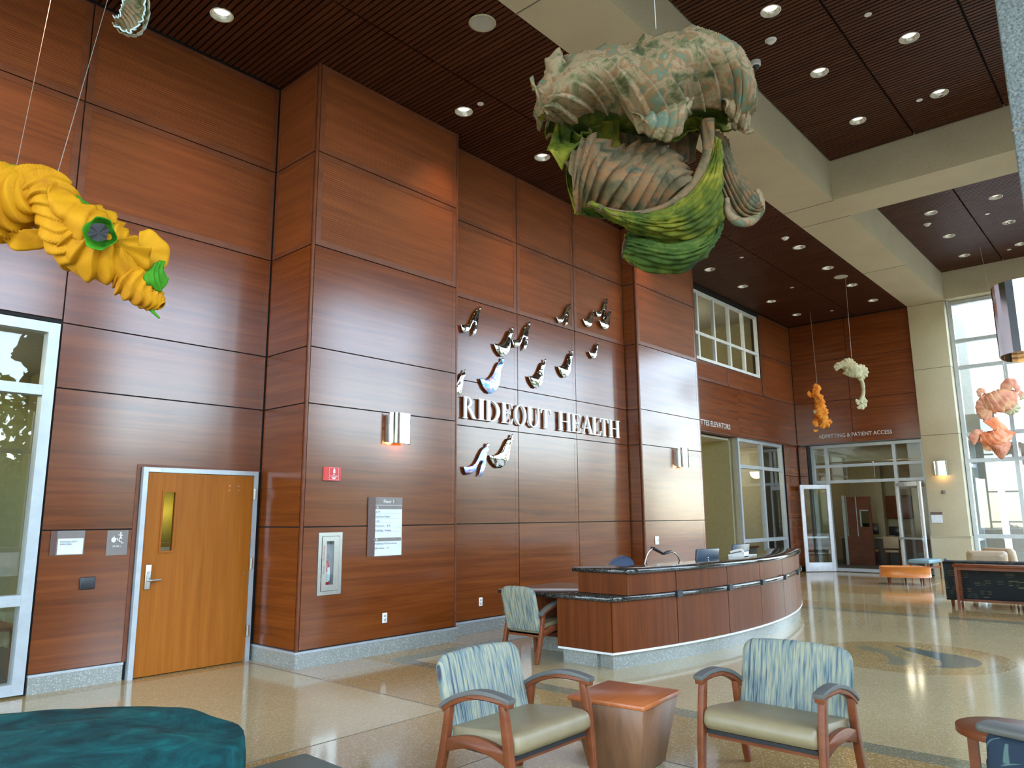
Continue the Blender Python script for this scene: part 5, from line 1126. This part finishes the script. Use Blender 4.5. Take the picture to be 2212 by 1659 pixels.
# lower shell with long diagonal ribs
a.drape('lower_shell', [(1216, 352, 20), (1240, 330, 30), (1272, 308, 34), (1330, 326, 20), (1395, 312, 0), (1450, 318, -10), (1496, 356, -30), (1500, 392, -40)],
        [(1240, 478, 40), (1252, 458, 48), (1285, 456, 52), (1330, 474, 52), (1375, 480, 42), (1410, 468, 30), (1455, 446, 5), (1490, 408, -30)],
        [M['sil_brown'], gr_], bulge=62, pl=11, amp=13, skew=3.2, n=360, m_=44, wav=3, wn=5, sharp=0.10, seed=20)
a.drape('lower_back', [(1222, 360, 0), (1290, 330, -30), (1400, 330, -50), (1490, 370, -50)], [(1245, 465, 10), (1320, 470, -10), (1400, 465, -30), (1480, 415, -50)], [gr_, M['sil_brown']], bulge=-55, pl=7, amp=8, n=90, m_=18, seed=21)
# front swoosh: bronze rim sweeping down from the right, lime below
a.drape('swoosh_strip', [(1538, 262, 20), (1530, 330, 35), (1505, 392, 50), (1470, 436, 62), (1420, 468, 72), (1365, 480, 78), (1310, 474, 76), (1262, 456, 66)],
        [(1512, 262, 10), (1512, 330, 25), (1492, 384, 42), (1458, 428, 56), (1412, 460, 66), (1362, 474, 72), (1314, 468, 70), (1268, 452, 62)], [M['sil_brown'], gr_], bulge=5, pl=4, amp=3, skew=0.4, n=120, m_=8, seed=24)
a.drape('swoosh', [(1538, 300, 20), (1528, 345, 32), (1503, 396, 48), (1468, 440, 60), (1420, 470, 70), (1365, 482, 76), (1310, 478, 74), (1262, 456, 66)],
        [(1554, 330, -25), (1562, 420, -20), (1560, 470, 5), (1530, 505, 25), (1480, 528, 40), (1420, 528, 50), (1345, 504, 56), (1276, 466, 60)],
        [M['sil_brown'], gr_], bulge=30, pl=7, amp=7, skew=3.2, n=220, m_=40, longi=9, lamp=8, sharp=0.3, seed=26)
a.drape('swoosh_back', [(1540, 330, -50), (1535, 400, -50), (1500, 460, -40), (1430, 500, -30), (1350, 500, -10)], [(1562, 360, -50), (1562, 450, -50), (1530, 505, -35), (1450, 530, -20), (1360, 510, 0)], [M['sil_brown'], gr_], bulge=-30, pl=6, amp=6, n=90, m_=14, seed=27)
a.drape('bottom_fold', [(1352, 508, 20), (1400, 520, 38), (1450, 528, 40), (1505, 516, 26), (1545, 494, 0), (1556, 468, -20)],
        [(1343, 556, 10), (1372, 580, 26), (1432, 596, 36), (1490, 578, 26), (1528, 540, 4), (1554, 496, -18)], [M['sil_dkgreen'], M['sil_brown']], bulge=34, pl=6, amp=6, skew=2.8, n=180, m_=34, longi=8, lamp=8, wav=3, wn=4, sharp=0.3, seed=30)
a.drape('bottom_back', [(1350, 515, -10), (1420, 520, -30), (1500, 515, -40), (1552, 475, -40)], [(1345, 556, 0), (1400, 585, -10), (1480, 575, -20), (1545, 505, -30)], [M['sil_brown'], M['sil_dkgreen']], bulge=-30, pl=5, amp=5, n=80, m_=14, seed=31)
# pleated loop hanging at the right with rolled rim
a.drape('hanging_loop', [(1516, 262, -30), (1530, 322, -20), (1546, 380, -8), (1563, 432, 0), (1572, 462, 4), (1592, 478, 4), (1622, 476, 2), (1642, 452, -4)],
        [(1584, 290, -50), (1592, 336, -40), (1606, 372, -30), (1622, 398, -20), (1636, 412, -12), (1640, 424, -8), (1640, 434, -6), (1642, 444, -5)],
        [M['sil_brown'], M['sil_brown']], bulge=16, pl=2, amp=3, n=150, m_=60, longi=8, lamp=15, sharp=0.4, seed=34)
a.swirl('loop_rim', [(1568, 430, 8, 5), (1570, 462, 12, 8), (1590, 482, 14, 9), (1618, 480, 12, 9), (1640, 456, 6, 8), (1643, 426, 0, 6), (1636, 408, -6, 4)], M['sil_out'], rings=5, amp=0.12, n=60, seg=14)
for dx in (0, 16, 30): a.drape('inner_rib', [(1560+dx, 388, -14), (1580+dx*.8, 440, -6), (1606+dx*.4, 462, -4), (1634, 446, -6)], [(1566+dx, 384, -16), (1586+dx*.8, 432, -8), (1608+dx*.4, 452, -6), (1630, 440, -8)], [M['sil_out']], bulge=6, pl=1, amp=1, n=40, m_=6)
a.cord((1413, 72, 20), (4.03, 2.262, CR))

# golden sculpture at the left edge
K4 = 4.3/1599.42
a = Art('golden_silk_sculpture', 'long golden yellow ruffled silk sculpture with green accents, hanging at the left edge', (1.389, 4.586, 3.199), (170, 520), K4)
ye = M['yellow']; lg = M['leafgreen']
a.swirl('left_coil', [(-120, 470, 0, 40), (-60, 455, 0, 62), (0, 440, 8, 74), (60, 425, 14, 58), (95, 410, 8, 34)], ye, rings=9, amp=0.26, twist=2.2, n=200, seg=56, ruf=0.07, seed=2)
a.swirl('arch', [(30, 400, 0, 34), (75, 405, 4, 46), (115, 425, 8, 50), (140, 470, 10, 48), (165, 520, 12, 56), (205, 545, 12, 48), (240, 530, 6, 20)], ye, rings=11, amp=0.2, twist=2.8, n=240, seg=60, ruf=0.06, seed=6)
a.swirl('right_body', [(150, 470, 0, 30), (185, 500, 8, 62), (225, 540, 14, 66), (265, 560, 12, 55), (300, 570, 6, 46), (325, 575, 0, 26)], ye, rings=8, amp=0.2, twist=2.4, n=200, seg=56, ruf=0.06, seed=9)
a.drape('upper_leaf', [(140, 400, 30), (180, 432, 40), (215, 452, 40), (255, 480, 30)], [(150, 470, 55), (190, 520, 62), (225, 540, 60), (262, 520, 40)], [ye, lg], bulge=26, pl=4, amp=8, skew=1.4, n=90, m_=24, wav=3, wn=2, seed=41)
a.fan('petal', (285, 540, 40), 66, 0.0, PI+0.35, [ye], ribs=9, amp=0.05, tilt=(0.1, -0.35), cup=0.2, seed=3, sy=0.95, rot=0.05)
a.fan('petal', (283, 530, 50), 42, -0.2, PI, [ye], ribs=8, amp=0.05, tilt=(0.1, -0.3), cup=0.2, seed=5, rot=0.0)
a.fan('petal', (318, 550, 20), 46, -PI/2-0.3, PI/2+0.2, [ye], ribs=7, amp=0.07, tilt=(-0.5, 0.1), cup=0.3, seed=6, sy=1.1, rot=0.1)
a.fan('petal', (60, 500, 10), 60, 0.1, PI-0.2, [ye], ribs=6, amp=0.06, tilt=(0.0, -0.3), cup=0.2, seed=7, sy=0.7, rot=-0.1)
a.fan('petal', (190, 560, 8), 46, 0.0, PI, [ye], ribs=6, amp=0.08, tilt=(0.1, -0.3), cup=0.2, seed=8, sy=0.8, rot=0.1)
a.fan('petal', (102, 490, 0), 34, 0.0, PI+0.3, [ye], ribs=5, amp=0.05, tilt=(0.2, -0.3), cup=0.3, seed=9, sy=1.0, rot=0.2)
a.swirl('tail', [(270, 585, 0, 34), (292, 606, 6, 42), (318, 634, 8, 34), (340, 652, 8, 22), (352, 662, 6, 9)], ye, rings=7, amp=0.24, twist=2.0, n=140, seg=44, ruf=0.06, seed=12)
# green cup; black disc stands for the shade in its mouth
G = []
for i in range(11):
    q = i/10; r_ = 33*(0.50+0.50*q) if q > 0.3 else 33*(0.5+0.15)*(0.35+q)
    G.append([Vector((268+r_*math.cos(2*PI*j/44)*(1+0.05*math.sin(3*2*PI*j/44)), 524+r_*1.05*math.sin(2*PI*j/44)*(1+0.05*math.cos(2*2*PI*j/44)), 62+34*q-6*math.sin(5*2*PI*j/44)*q)) for j in range(44)])
a.grid('green_cup', G, [lg, lg], 1.5, closed=True)
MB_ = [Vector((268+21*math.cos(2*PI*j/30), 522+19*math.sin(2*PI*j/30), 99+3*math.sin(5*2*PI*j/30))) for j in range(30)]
mesh('hollow_shade', [a.P(p) for p in MB_]+[a.P((268, 524, 98))], [(j, (j+1) % 30, 30) for j in range(30)], M['seatunder'], a.t)
a.drape('green_leaf', [(316, 600, 10), (334, 588, 22), (352, 568, 18), (360, 566, 8)], [(326, 624, 14), (344, 626, 24), (356, 632, 20), (369, 604, 8)], [lg, lg], bulge=14, pl=3, amp=5, skew=1, n=60, m_=18, seed=51)
a.drape('green_tip', [(322, 668, 6), (330, 674, 8), (345, 688, 4)], [(334, 664, 6), (338, 674, 8), (347, 688, 4)], [lg, lg], bulge=3, pl=1, amp=1, n=24, m_=6)
a.drape('green_end', [(-40, 345, 0), (0, 350, 8), (45, 362, 10)], [(-40, 400, 0), (0, 392, 10), (22, 380, 10)], [lg, lg], bulge=10, pl=2, amp=3, n=50, m_=16, longi=4, lamp=6, seed=52)
a.drape('green_edge', [(172, 424, 10), (186, 436, 10), (205, 446, 8)], [(170, 436, 14), (184, 452, 14), (205, 450, 10)], [lg, lg], bulge=3, pl=1, amp=1, n=24, m_=6)
a.cord((135, 385, 20), (2.171, 6.568, 7.2), 0.0022); a.cord((30, 385, 0), (1.95, 7.9, 7.2), 0.0018, 'cable')

# small pale curl top left
a = Art('curled_silk_sculpture', 'small curled pale blue and sage silk sculpture at the top left', (1.517, 4.496, 4.695), (280, 30), 4.6/1599.42)
a.drape('curl', [(288, -40, 10), (276, 0, 14), (270, 22, 16), (262, 40, 10), (244, 36, 0)], [(308, -40, 0), (312, 10, 0), (305, 48, 4), (282, 74, 8), (246, 56, 0)], [M['paleblue'], M['sil_out']], bulge=-22, pl=9, amp=5, skew=-0.5, n=140, m_=26, wav=2.5, wn=8, seed=60)
a.drape('curl_back', [(300, -40, -6), (318, 0, -4), (316, 40, -2), (298, 72, 0), (262, 72, 0), (238, 46, -6)], [(290, -40, -30), (298, 0, -34), (294, 34, -34), (280, 58, -30), (262, 60, -24), (240, 42, -14)], [M['sil_out'], M['paleblue']], bulge=-6, pl=8, amp=4, n=120, m_=14, seed=61)
a.cord((300, -38, 0), (1.85, 5.45, 7.2), 0.002)

# far small sculptures
a = Art('cream_silk_sculpture', 'pale cream silk sculpture with long stem hanging before the admitting wall', (17.69, 5.29, 4.536), (1838, 830), 17/1599.42)
cr = M['creamsilk']
a.fan('petal', (1830, 790, 4), 17, PI, 2*PI+0.3, [cr], ribs=12, amp=0.08, cup=0.3, seed=1, sy=0.95)
a.fan('petal', (1815, 792, 2), 15, PI*0.75, PI*1.75, [cr], ribs=8, amp=0.08, cup=0.3, seed=2, sy=0.7, rot=-0.2)
a.fan('petal', (1857, 804, 2), 17, -PI*0.6, PI*0.6, [cr], ribs=12, amp=0.06, cup=0.2, seed=3)
a.swirl('body', [(1806, 793, 0, 3), (1822, 790, 2, 7), (1836, 797, 6, 13), (1850, 805, 4, 12), (1858, 812, 0, 6)], cr, rings=6, amp=0.15, n=90, seg=24)
a.drape('skirt', [(1826, 795, 6), (1840, 800, 8), (1856, 806, 4)], [(1818, 806, 4), (1834, 814, 8), (1860, 818, 2)], [cr], bulge=5, pl=6, amp=1.5, n=50, m_=10, seed=64)
a.swirl('stem', [(1855, 812, 0, 5), (1862, 825, 0, 3.2), (1865, 845, 0, 2.6), (1862, 860, 0, 3.4), (1858, 870, 0, 6)], cr, rings=4, amp=0.2, n=60, seg=14)
a.fan('petal', (1860, 870, 0), 13, -PI*0.35, PI*0.75, [cr], ribs=8, amp=0.08, cup=0.2, seed=5, sy=1.1); a.fan('petal', (1856, 866, 2), 9, PI*0.5, PI*1.3, [cr], ribs=6, amp=0.1, cup=0.2, seed=6, rot=-0.4)
a.cord((1838, 776, 4), (18.13, 5.33, 7.2), 0.004)
a = Art('orange_silk_sculpture', 'slender orange and yellow ruffled silk sculpture hanging left of the cream one', (19.59, 6.72, 4.346), (1767, 880), 19.3/1599.42)
orr = M['orange']
a.swirl('body', [(1758, 832, 0, 3), (1765, 838, 2, 6), (1760, 850, 3, 6), (1768, 862, 3, 8), (1770, 878, 3, 9), (1772, 892, 3, 13), (1776, 905, 2, 10), (1776, 915, 0, 6)], orr, rings=11, amp=0.34, twist=2.5, n=160, seg=30, ruf=0.14)
a.fan('petal', (1778, 908, 3), 17, -0.2, PI*0.75, [orr], ribs=9, amp=0.1, cup=0.3, seed=2); a.fan('petal', (1764, 912, 3), 10, PI*0.4, PI*1.5, [orr], ribs=6, amp=0.1, cup=0.3, seed=3)
a.fan('petal', (1752, 850, 0), 8, PI*0.5, PI*1.3, [orr], ribs=4, amp=0.1, cup=0.3, seed=4); a.fan('petal', (1766, 888, 6), 12, PI*0.2, PI*1.1, [M['creamsilk']], ribs=6, amp=0.1, cup=0.3, seed=5, sy=0.7)
a.fan('petal', (1762, 928, 0), 5, 0, PI, [orr], ribs=3, cup=0.2, r0=0.1); a.cord((1765, 830, 0), (20.55, 7.05, 7.2), 0.004)
a = Art('salmon_silk_sculpture', 'large salmon pink silk sculpture with coral lower bloom hanging in front of the window', (20.351, 2.957, 3.817), (2150, 900), 17.31/1599.42)
sa, co_ = M['salmon'], M['coral']
a.fan('petal', (2179, 837, 4), 20, PI*0.75, PI*2.25, [sa], ribs=6, amp=0.04, cup=0.5, seed=1); a.fan('petal', (2119, 848, 0), 10, PI*0.6, PI*2.1, [sa], ribs=6, amp=0.04, cup=0.4, seed=2)
a.swirl('body', [(2116, 872, 0, 8), (2130, 870, 4, 20), (2155, 866, 8, 22), (2176, 858, 6, 18), (2190, 848, 0, 8)], sa, rings=8, amp=0.12, twist=1.5, n=110, seg=36)
a.fan('petal', (2134, 880, 4), 28, PI*0.45, PI*1.35, [sa], ribs=16, amp=0.03, cup=0.3, seed=3, sy=1.15); a.fan('petal', (2178, 880, 6), 20, -PI*0.25, PI*0.95, [M['creamsilk']], ribs=11, amp=0.06, cup=0.3, seed=4, sy=0.8)
a.fan('petal', (2196, 852, 0), 14, -PI*0.3, PI*0.3, [sa], ribs=6, amp=0.06, cup=0.2, seed=5, sy=0.8); a.fan('petal', (2205, 855, 0), 9, -PI*0.6, PI*0.6, [M['creamsilk']], ribs=5, amp=0.06, cup=0.2, seed=6)
a.drape('neck', [(2160, 840, 8), (2178, 846, 10), (2192, 842, 4)], [(2150, 872, 10), (2176, 870, 12), (2190, 862, 4)], [sa], bulge=6, pl=3, amp=1.5, n=40, m_=10)
a.fan('bloom', (2140, 930, 4), 30, -PI*0.75, PI*0.1, [co_], ribs=5, amp=0.08, cup=0.35, seed=7, sy=0.95); a.fan('bloom', (2112, 945, 0), 18, PI*0.65, PI*1.7, [sa], ribs=6, amp=0.06, cup=0.3, seed=8)
a.swirl('lower_body', [(2112, 944, 2, 8), (2130, 948, 8, 15), (2150, 945, 8, 17), (2172, 940, 4, 11), (2186, 936, 0, 4)], co_, rings=6, amp=0.25, twist=2.0, n=90, seg=30, ruf=0.12)
a.drape('skirt', [(2132, 950, 8), (2152, 954, 12), (2174, 944, 6)], [(2138, 966, 4), (2158, 990, 8), (2172, 972, 2)], [sa], bulge=8, pl=13, amp=3, n=90, m_=14, seed=71)
a.fan('petal', (2132, 962, 4), 12, PI*0.3, PI*1.2, [sa], ribs=5, amp=0.08, cup=0.3, seed=9); a.drape('flap', [(2166, 930, 4), (2180, 935, 4), (2190, 932, 2)], [(2166, 944, 4), (2180, 941, 4), (2188, 938, 2)], [co_], bulge=3, pl=2, amp=1, n=24, m_=6)
a.cord((2174, 818, 0), (20.30, 2.83, CR), 0.004)

# ------------------------------------------------------------------ rooms behind the glass
def room(name, x0, x1, y0, y1, z1, wallm, floorm='carpet', ceilm='ceil_tile', open_='y0', th=0.08, z0=0.0):
    o = struct(MB().box(x0, x1, y0, y1, z0-0.02, z0+0.002).obj(name, M[floorm]))
    def wbox(n, *b): return struct(MB().box(*b).obj(n, M[wallm]))
    MB().box(x0, x1, y0, y1, z1, z1+0.05).obj('ceiling_panel', M[ceilm], o)
    if open_ != 'y1': MB().box(x0, x1, y1, y1+th, z0, z1).obj('wall_panel', M[wallm], o)
    if open_ != 'y0': MB().box(x0, x1, y0-th, y0, z0, z1).obj('wall_panel', M[wallm], o)
    if open_ != 'x0': MB().box(x0-th, x0, y0, y1, z0, z1).obj('wall_panel', M[wallm], o)
    if open_ != 'x1': MB().box(x1, x1+th, y0, y1, z0, z1).obj('wall_panel', M[wallm], o)
    return o
def plight(x, y, z, e, col=(1, .85, .6), r=0.2, name='room_fill_light'):
    ld = bpy.data.lights.new(name, 'POINT'); ld.energy = e; ld.color = col; ld.shadow_soft_size = r
    lo = bpy.data.objects.new(name, ld); COL.objects.link(lo); lo.location = (x, y, z)
plight(3.75, 8.42, 1.7, 5, (1, .75, .3), 0.05)  # added lamp without a fixture, brightens the wall behind the door pane
room('room_radiology', -3.4, 3.1, 8.47, 11.6, 3.56, 'olive_paint'); plight(0.6, 10.2, 3.2, 110)
pic = thing('framed_picture', 'framed orchard picture on the olive wall behind the left glazed screen', 'picture', (1.6, 11.5, 1.4))
room('room_lobby', 14.4, 18.0, 8.5, 12.5, 3.5, 'olive_paint', 'tz_tan'); plight(16.4, 11.6, 2.9, 150, (1, .8, .35))
room('room_office', 18.2, 21.2, 8.45, 12.0, 3.56, 'cream_paint', 'carpet'); plight(19.5, 10.2, 3.1, 110)
room('room_upper', 15.0, 20.2, 8.47, 13.5, 7.15, 'olive_paint', 'carpet', z0=4.9); plight(17.5, 10.5, 6.5, 160)
MB().box(16.0, 17.2, 9.8, 10.5, 7.11, 7.149).obj('troffer', M['troffer'], bpy.data.objects['room_upper'])
MB().box(17.6, 18.9, 13.40, 13.49, 5.5, 6.35).obj('lit_window', M['troffer'], bpy.data.objects['room_upper'])
MB().box(15.1, 20.1, 11.6, 11.8, 6.55, 7.14).obj('soffit', M['dark_paint'], bpy.data.objects['room_upper'])
ra = room('room_admitting', 22.42, 30.0, 4.95, 9.4, 3.62, 'cream_paint', 'carpet', open_='x0'); plight(24.2, 6.2, 3.0, 26); plight(28.3, 7.0, 3.2, 30)
MB().box(23.3, 23.6, 5.0, 9.3, 3.15, 3.61).box(25.6, 25.9, 5.0, 9.3, 3.25, 3.61).obj('bulkhead', M['cream_paint'], ra)
MB().box(24.2, 24.5, 5.6, 6.8, 3.585, 3.615).obj('troffer', M['troffer'], ra)
# rear wall pieces of the room beside the beige column
struct(MB().box(22.8, 30.0, 4.6, 4.86, 0, 8.1).obj('wall_far.001', M['olive_paint']))
struct(MB().box(22.05, 22.4, 4.86, 4.95, 0, 3.62).obj('wall_far.002', M['alu']))
pt = thing('office_partition', 'reddish office partition with small windows inside the admitting room', 'partition', (25.4, 7.2, 0))
f = MB().box(25.40, 25.46, 7.34, 8.12, 0, 0.9).box(25.40, 25.46, 7.95, 8.06, 0.9, 2.15).box(25.40, 25.46, 7.34, 7.42, .9, 2.15).box(25.40, 25.46, 7.42, 7.95, 1.72, 2.15)
f.obj('panel', M['edge'], pt); MB().box(25.42, 25.44, 7.42, 7.66, 1.2, 1.72).obj('pane', M['glass_dark'], pt); MB().box(25.42, 25.44, 8.04, 8.14, 0.9, 2.15).obj('pane', M['glass_dark'], pt); MB().box(25.405, 25.455, 7.66, 7.95, 0.9, 1.72).box(25.405, 25.455, 7.42, 7.66, 0.9, 1.2).obj('panel', M['edge'], pt)
MB().box(25.38, 25.48, 8.12, 8.20, 0, 2.2).box(25.38, 25.48, 7.65, 7.68, 1.2, 1.72).box(25.38, 25.48, 7.42, 7.68, 1.70, 1.73).box(25.38, 25.48, 7.76, 7.785, 0.9, 2.15).obj('frame', M['alu'], pt)
dk2 = thing('admitting_counter', 'long dark counter with pale edge inside the admitting room', 'counter', (26.4, 6, 0))
MB().box(26.1, 26.7, 5.4, 8.6, 0.82, 0.86).obj('top', M['cream_paint'], dk2); MB().box(26.15, 26.6, 5.45, 8.55, 0, 0.82).obj('base', M['dark_paint'], dk2)
t = thing('office_monitor', 'dark monitor on the counter inside the admitting room', 'monitor', (26.3, 7.65, 0.86)); bev(MB().box(26.28, 26.33, 7.42, 7.9, 0.94, 1.30).obj('screen', M['darkplastic'], t), 0.01, 1); MB().box(26.3, 26.36, 7.6, 7.72, 0.86, 1.0).obj('stand', M['darkplastic'], t)
t = thing('office_monitor', 'second dark monitor, partly hidden by the right door frame', 'monitor', (26.3, 6.95, 0.86)); bev(MB().box(26.28, 26.33, 6.7, 7.1, 0.92, 1.2).obj('screen', M['darkplastic'], t), 0.01, 1); MB().box(26.3, 26.36, 6.85, 6.95, 0.86, 0.95).obj('stand', M['darkplastic'], t)
wc = thing('wall_cabinet', 'reddish wall cabinet inside the admitting room above the counter', 'cabinet', (27.4, 7.0, 1.4))
bev(MB().box(27.2, 27.6, 6.65, 7.37, 1.44, 2.2).obj('body', M['edge'], wc), 0.03, 2)
struct(MB().box(27.0, 27.25, 7.40, 7.62, 0, 3.6).obj('column.003', M['cream_paint'])); struct(MB().box(27.62, 27.75, 5.0, 7.5, 0, 3.6).obj('wall_rear', M['cream_paint']))
for i, (y, lb) in enumerate(((7.61, 'tan-backed visitor chair at the admitting counter, left one'), (6.9, 'tan-backed visitor chair at the admitting counter, right one'))):
    t = thing('visitor_chair', lb, 'chair', (25.9, y, 0), 'visitor chairs in the admitting room')
    bev(MB().box(25.62, 25.67, y-0.23, y+0.23, 0.53, 0.90).obj('backrest', M['tanvinyl'], t), 0.015, 2); bev(MB().box(25.65, 26.05, y-0.23, y+0.23, 0.40, 0.48).obj('seat', M['tanvinyl'], t), 0.02, 2)
    for xx in (25.64, 26.03):
        for yy in (y-0.21, y+0.21): MB().cyl((xx, yy), 0.015, 0.018, 0, 0.54 if xx < 25.8 else 0.40, 8).obj('leg', M['chairwood'], t)
# picture behind the left screen
MB().box(0.9, 1.95, 11.52, 11.59, 0.95, 1.95).obj('frame', M['darkplastic'], pic)
MB().box(0.98, 1.87, 11.512, 11.521, 1.03, 1.87).obj('print', M['leafy'], pic)
t = thing('lamp_table', 'small wooden table behind the lower pane of the left glazed screen', 'table', (2.2, 9.6, 0)); MB().box(1.9, 2.6, 9.2, 10.0, 0.48, 0.52).obj('tabletop', M['tableside'], t)
for xx in (1.95, 2.55):
    for yy in (9.25, 9.95): MB().box(xx-0.02, xx+0.02, yy-0.02, yy+0.02, 0, 0.48).obj('leg', M['tableside'], t)
t = thing('lobby_seat', 'tan lounge chair behind the elevator lobby glass, just over the desk', 'chair', (17.0, 8.9, 0)); bev(MB().box(16.6, 17.3, 8.9, 9.02, 0.3, 0.98).obj('backrest', M['tanvinyl'], t), 0.04, 3); bev(MB().box(16.6, 17.3, 9.0, 9.6, 0.2, 0.45).obj('seat', M['tanvinyl'], t), 0.03, 2)
for xx in (16.65, 17.25):
    for yy in (8.95, 9.55): MB().cyl((xx, yy), 0.02, 0.025, 0, 0.3, 8).obj('leg', M['chairwood'], t)
t = thing('office_desk', 'dark office desk behind the glass screen, over the far monitor', 'desk', (19.6, 9.3, 0)); MB().box(18.6, 20.6, 9.0, 9.7, 0.70, 0.74).obj('top', M['chairwood'], t)
for xx in (18.65, 20.55): MB().box(xx-0.03, xx+0.03, 9.05, 9.65, 0, 0.70).obj('leg', M['alu'], t)

# ------------------------------------------------------------------ outside
g = struct(MB().box(-60, 100, -90, -0.65, -0.25, -0.1).box(22.45, 100, -0.65, 4.55, -0.25, -0.1).box(-60, -6.4, -0.65, 60, -0.25, -0.1).obj('ground', M['paving']))
wg = struct(MB().box(22.8, 50, 3.337, 4.163, 3.693, 4.202).obj('wing_canopy', M['render']))
struct(MB().box(25.4, 50, 4.186, 4.5, 4.202, 8.6).obj('wing_wall', M['whitestucco']))
for i, x in enumerate((23.984, 28.000, 32.016, 36.089)):
    MB().box(x, x+1.13, 3.643, 4.163, -0.1, 3.693).obj('wing_pier', M['render'], wg); MB().box(x-0.02, x+1.15, 3.620, 4.152, -0.1, 0.9).obj('pier_plinth', M['render'], wg)
glazing('window_10', [22.95, 23.927], [0.05, 0.93, 2.87, 3.6], 4.050, 0.10, 'alu')
glazing('window_11', [25.228, 26.586, 27.943], [0.05, 2.4, 2.87, 3.6], 4.050, 0.10, 'alu')
glazing('window_14', [29.244, 30.545, 31.903], [0.05, 2.4, 2.87, 3.6], 4.050, 0.10, 'alu')
struct(MB().box(-30, 60, -11, -1.0, -0.1, -0.05).obj('bounce_pavement', M['render']))  # unseen sunlit apron, added to bounce light up to ceiling and beams
hd = MB(); rnd_ = random.Random(5)
for k in range(46):
    x = -60+k*3.4; hh = rnd_.uniform(6.0, 9.5)
    hd.lathe((x, -44+rnd_.uniform(-3, 3), 0), [(3.0, -0.1), (3.4, hh*0.35), (2.9, hh*0.7), (1.5, hh*0.92), (0.1, hh)], 9)
tl_ = hd.obj('tree_line', M['grasstuff'], None, True); tl_['kind'] = 'stuff'; tag(tl_, 'distant line of dark trees beyond the forecourt', 'trees')
def tree(x, y, h, r, label, seed):
    t = thing('tree', label, 'tree', (x, y, -0.1), 'trees outside the glazed front'); rnd = random.Random(seed)
    MB().tube([(x, y, -0.1), (x+0.1, y, h*0.45), (x, y+0.1, h*0.8)], [0.2, 0.14, 0.05], 8).obj('trunk', M['bark'], t)
    mb = MB()
    for k in range(1500):
        th = rnd.uniform(0, 2*PI); ph = math.acos(rnd.uniform(-1, 1)); q = r*(0.55+0.45*rnd.random()**0.5)
        c = Vector((x+q*math.sin(ph)*math.cos(th), y+q*math.sin(ph)*math.sin(th), h*0.68+q*0.9*math.cos(ph)))
        u = Vector((rnd.uniform(-1, 1), rnd.uniform(-1, 1), rnd.uniform(-1, 1))).normalized(); v = u.orthogonal().normalized(); s_ = rnd.uniform(0.12, 0.28)
        mb.add([c-u*s_, c+v*s_*0.5, c+u*s_, c-v*s_*0.5], [(0, 1, 2, 3)])
    o = mb.obj('foliage', M['leafy'], t); o['kind'] = 'stuff'
tree(0.5, -9.5, 6.0, 1.9, 'yellow-green tree outside, mirrored in the left glazed screen', 1)
tree(7.0, -16, 7.0, 2.6, 'broad tree in the forecourt outside the glazed front', 2)
tree(17.0, -14, 6.5, 2.3, 'tree beyond the entrance seen only in reflections', 3)
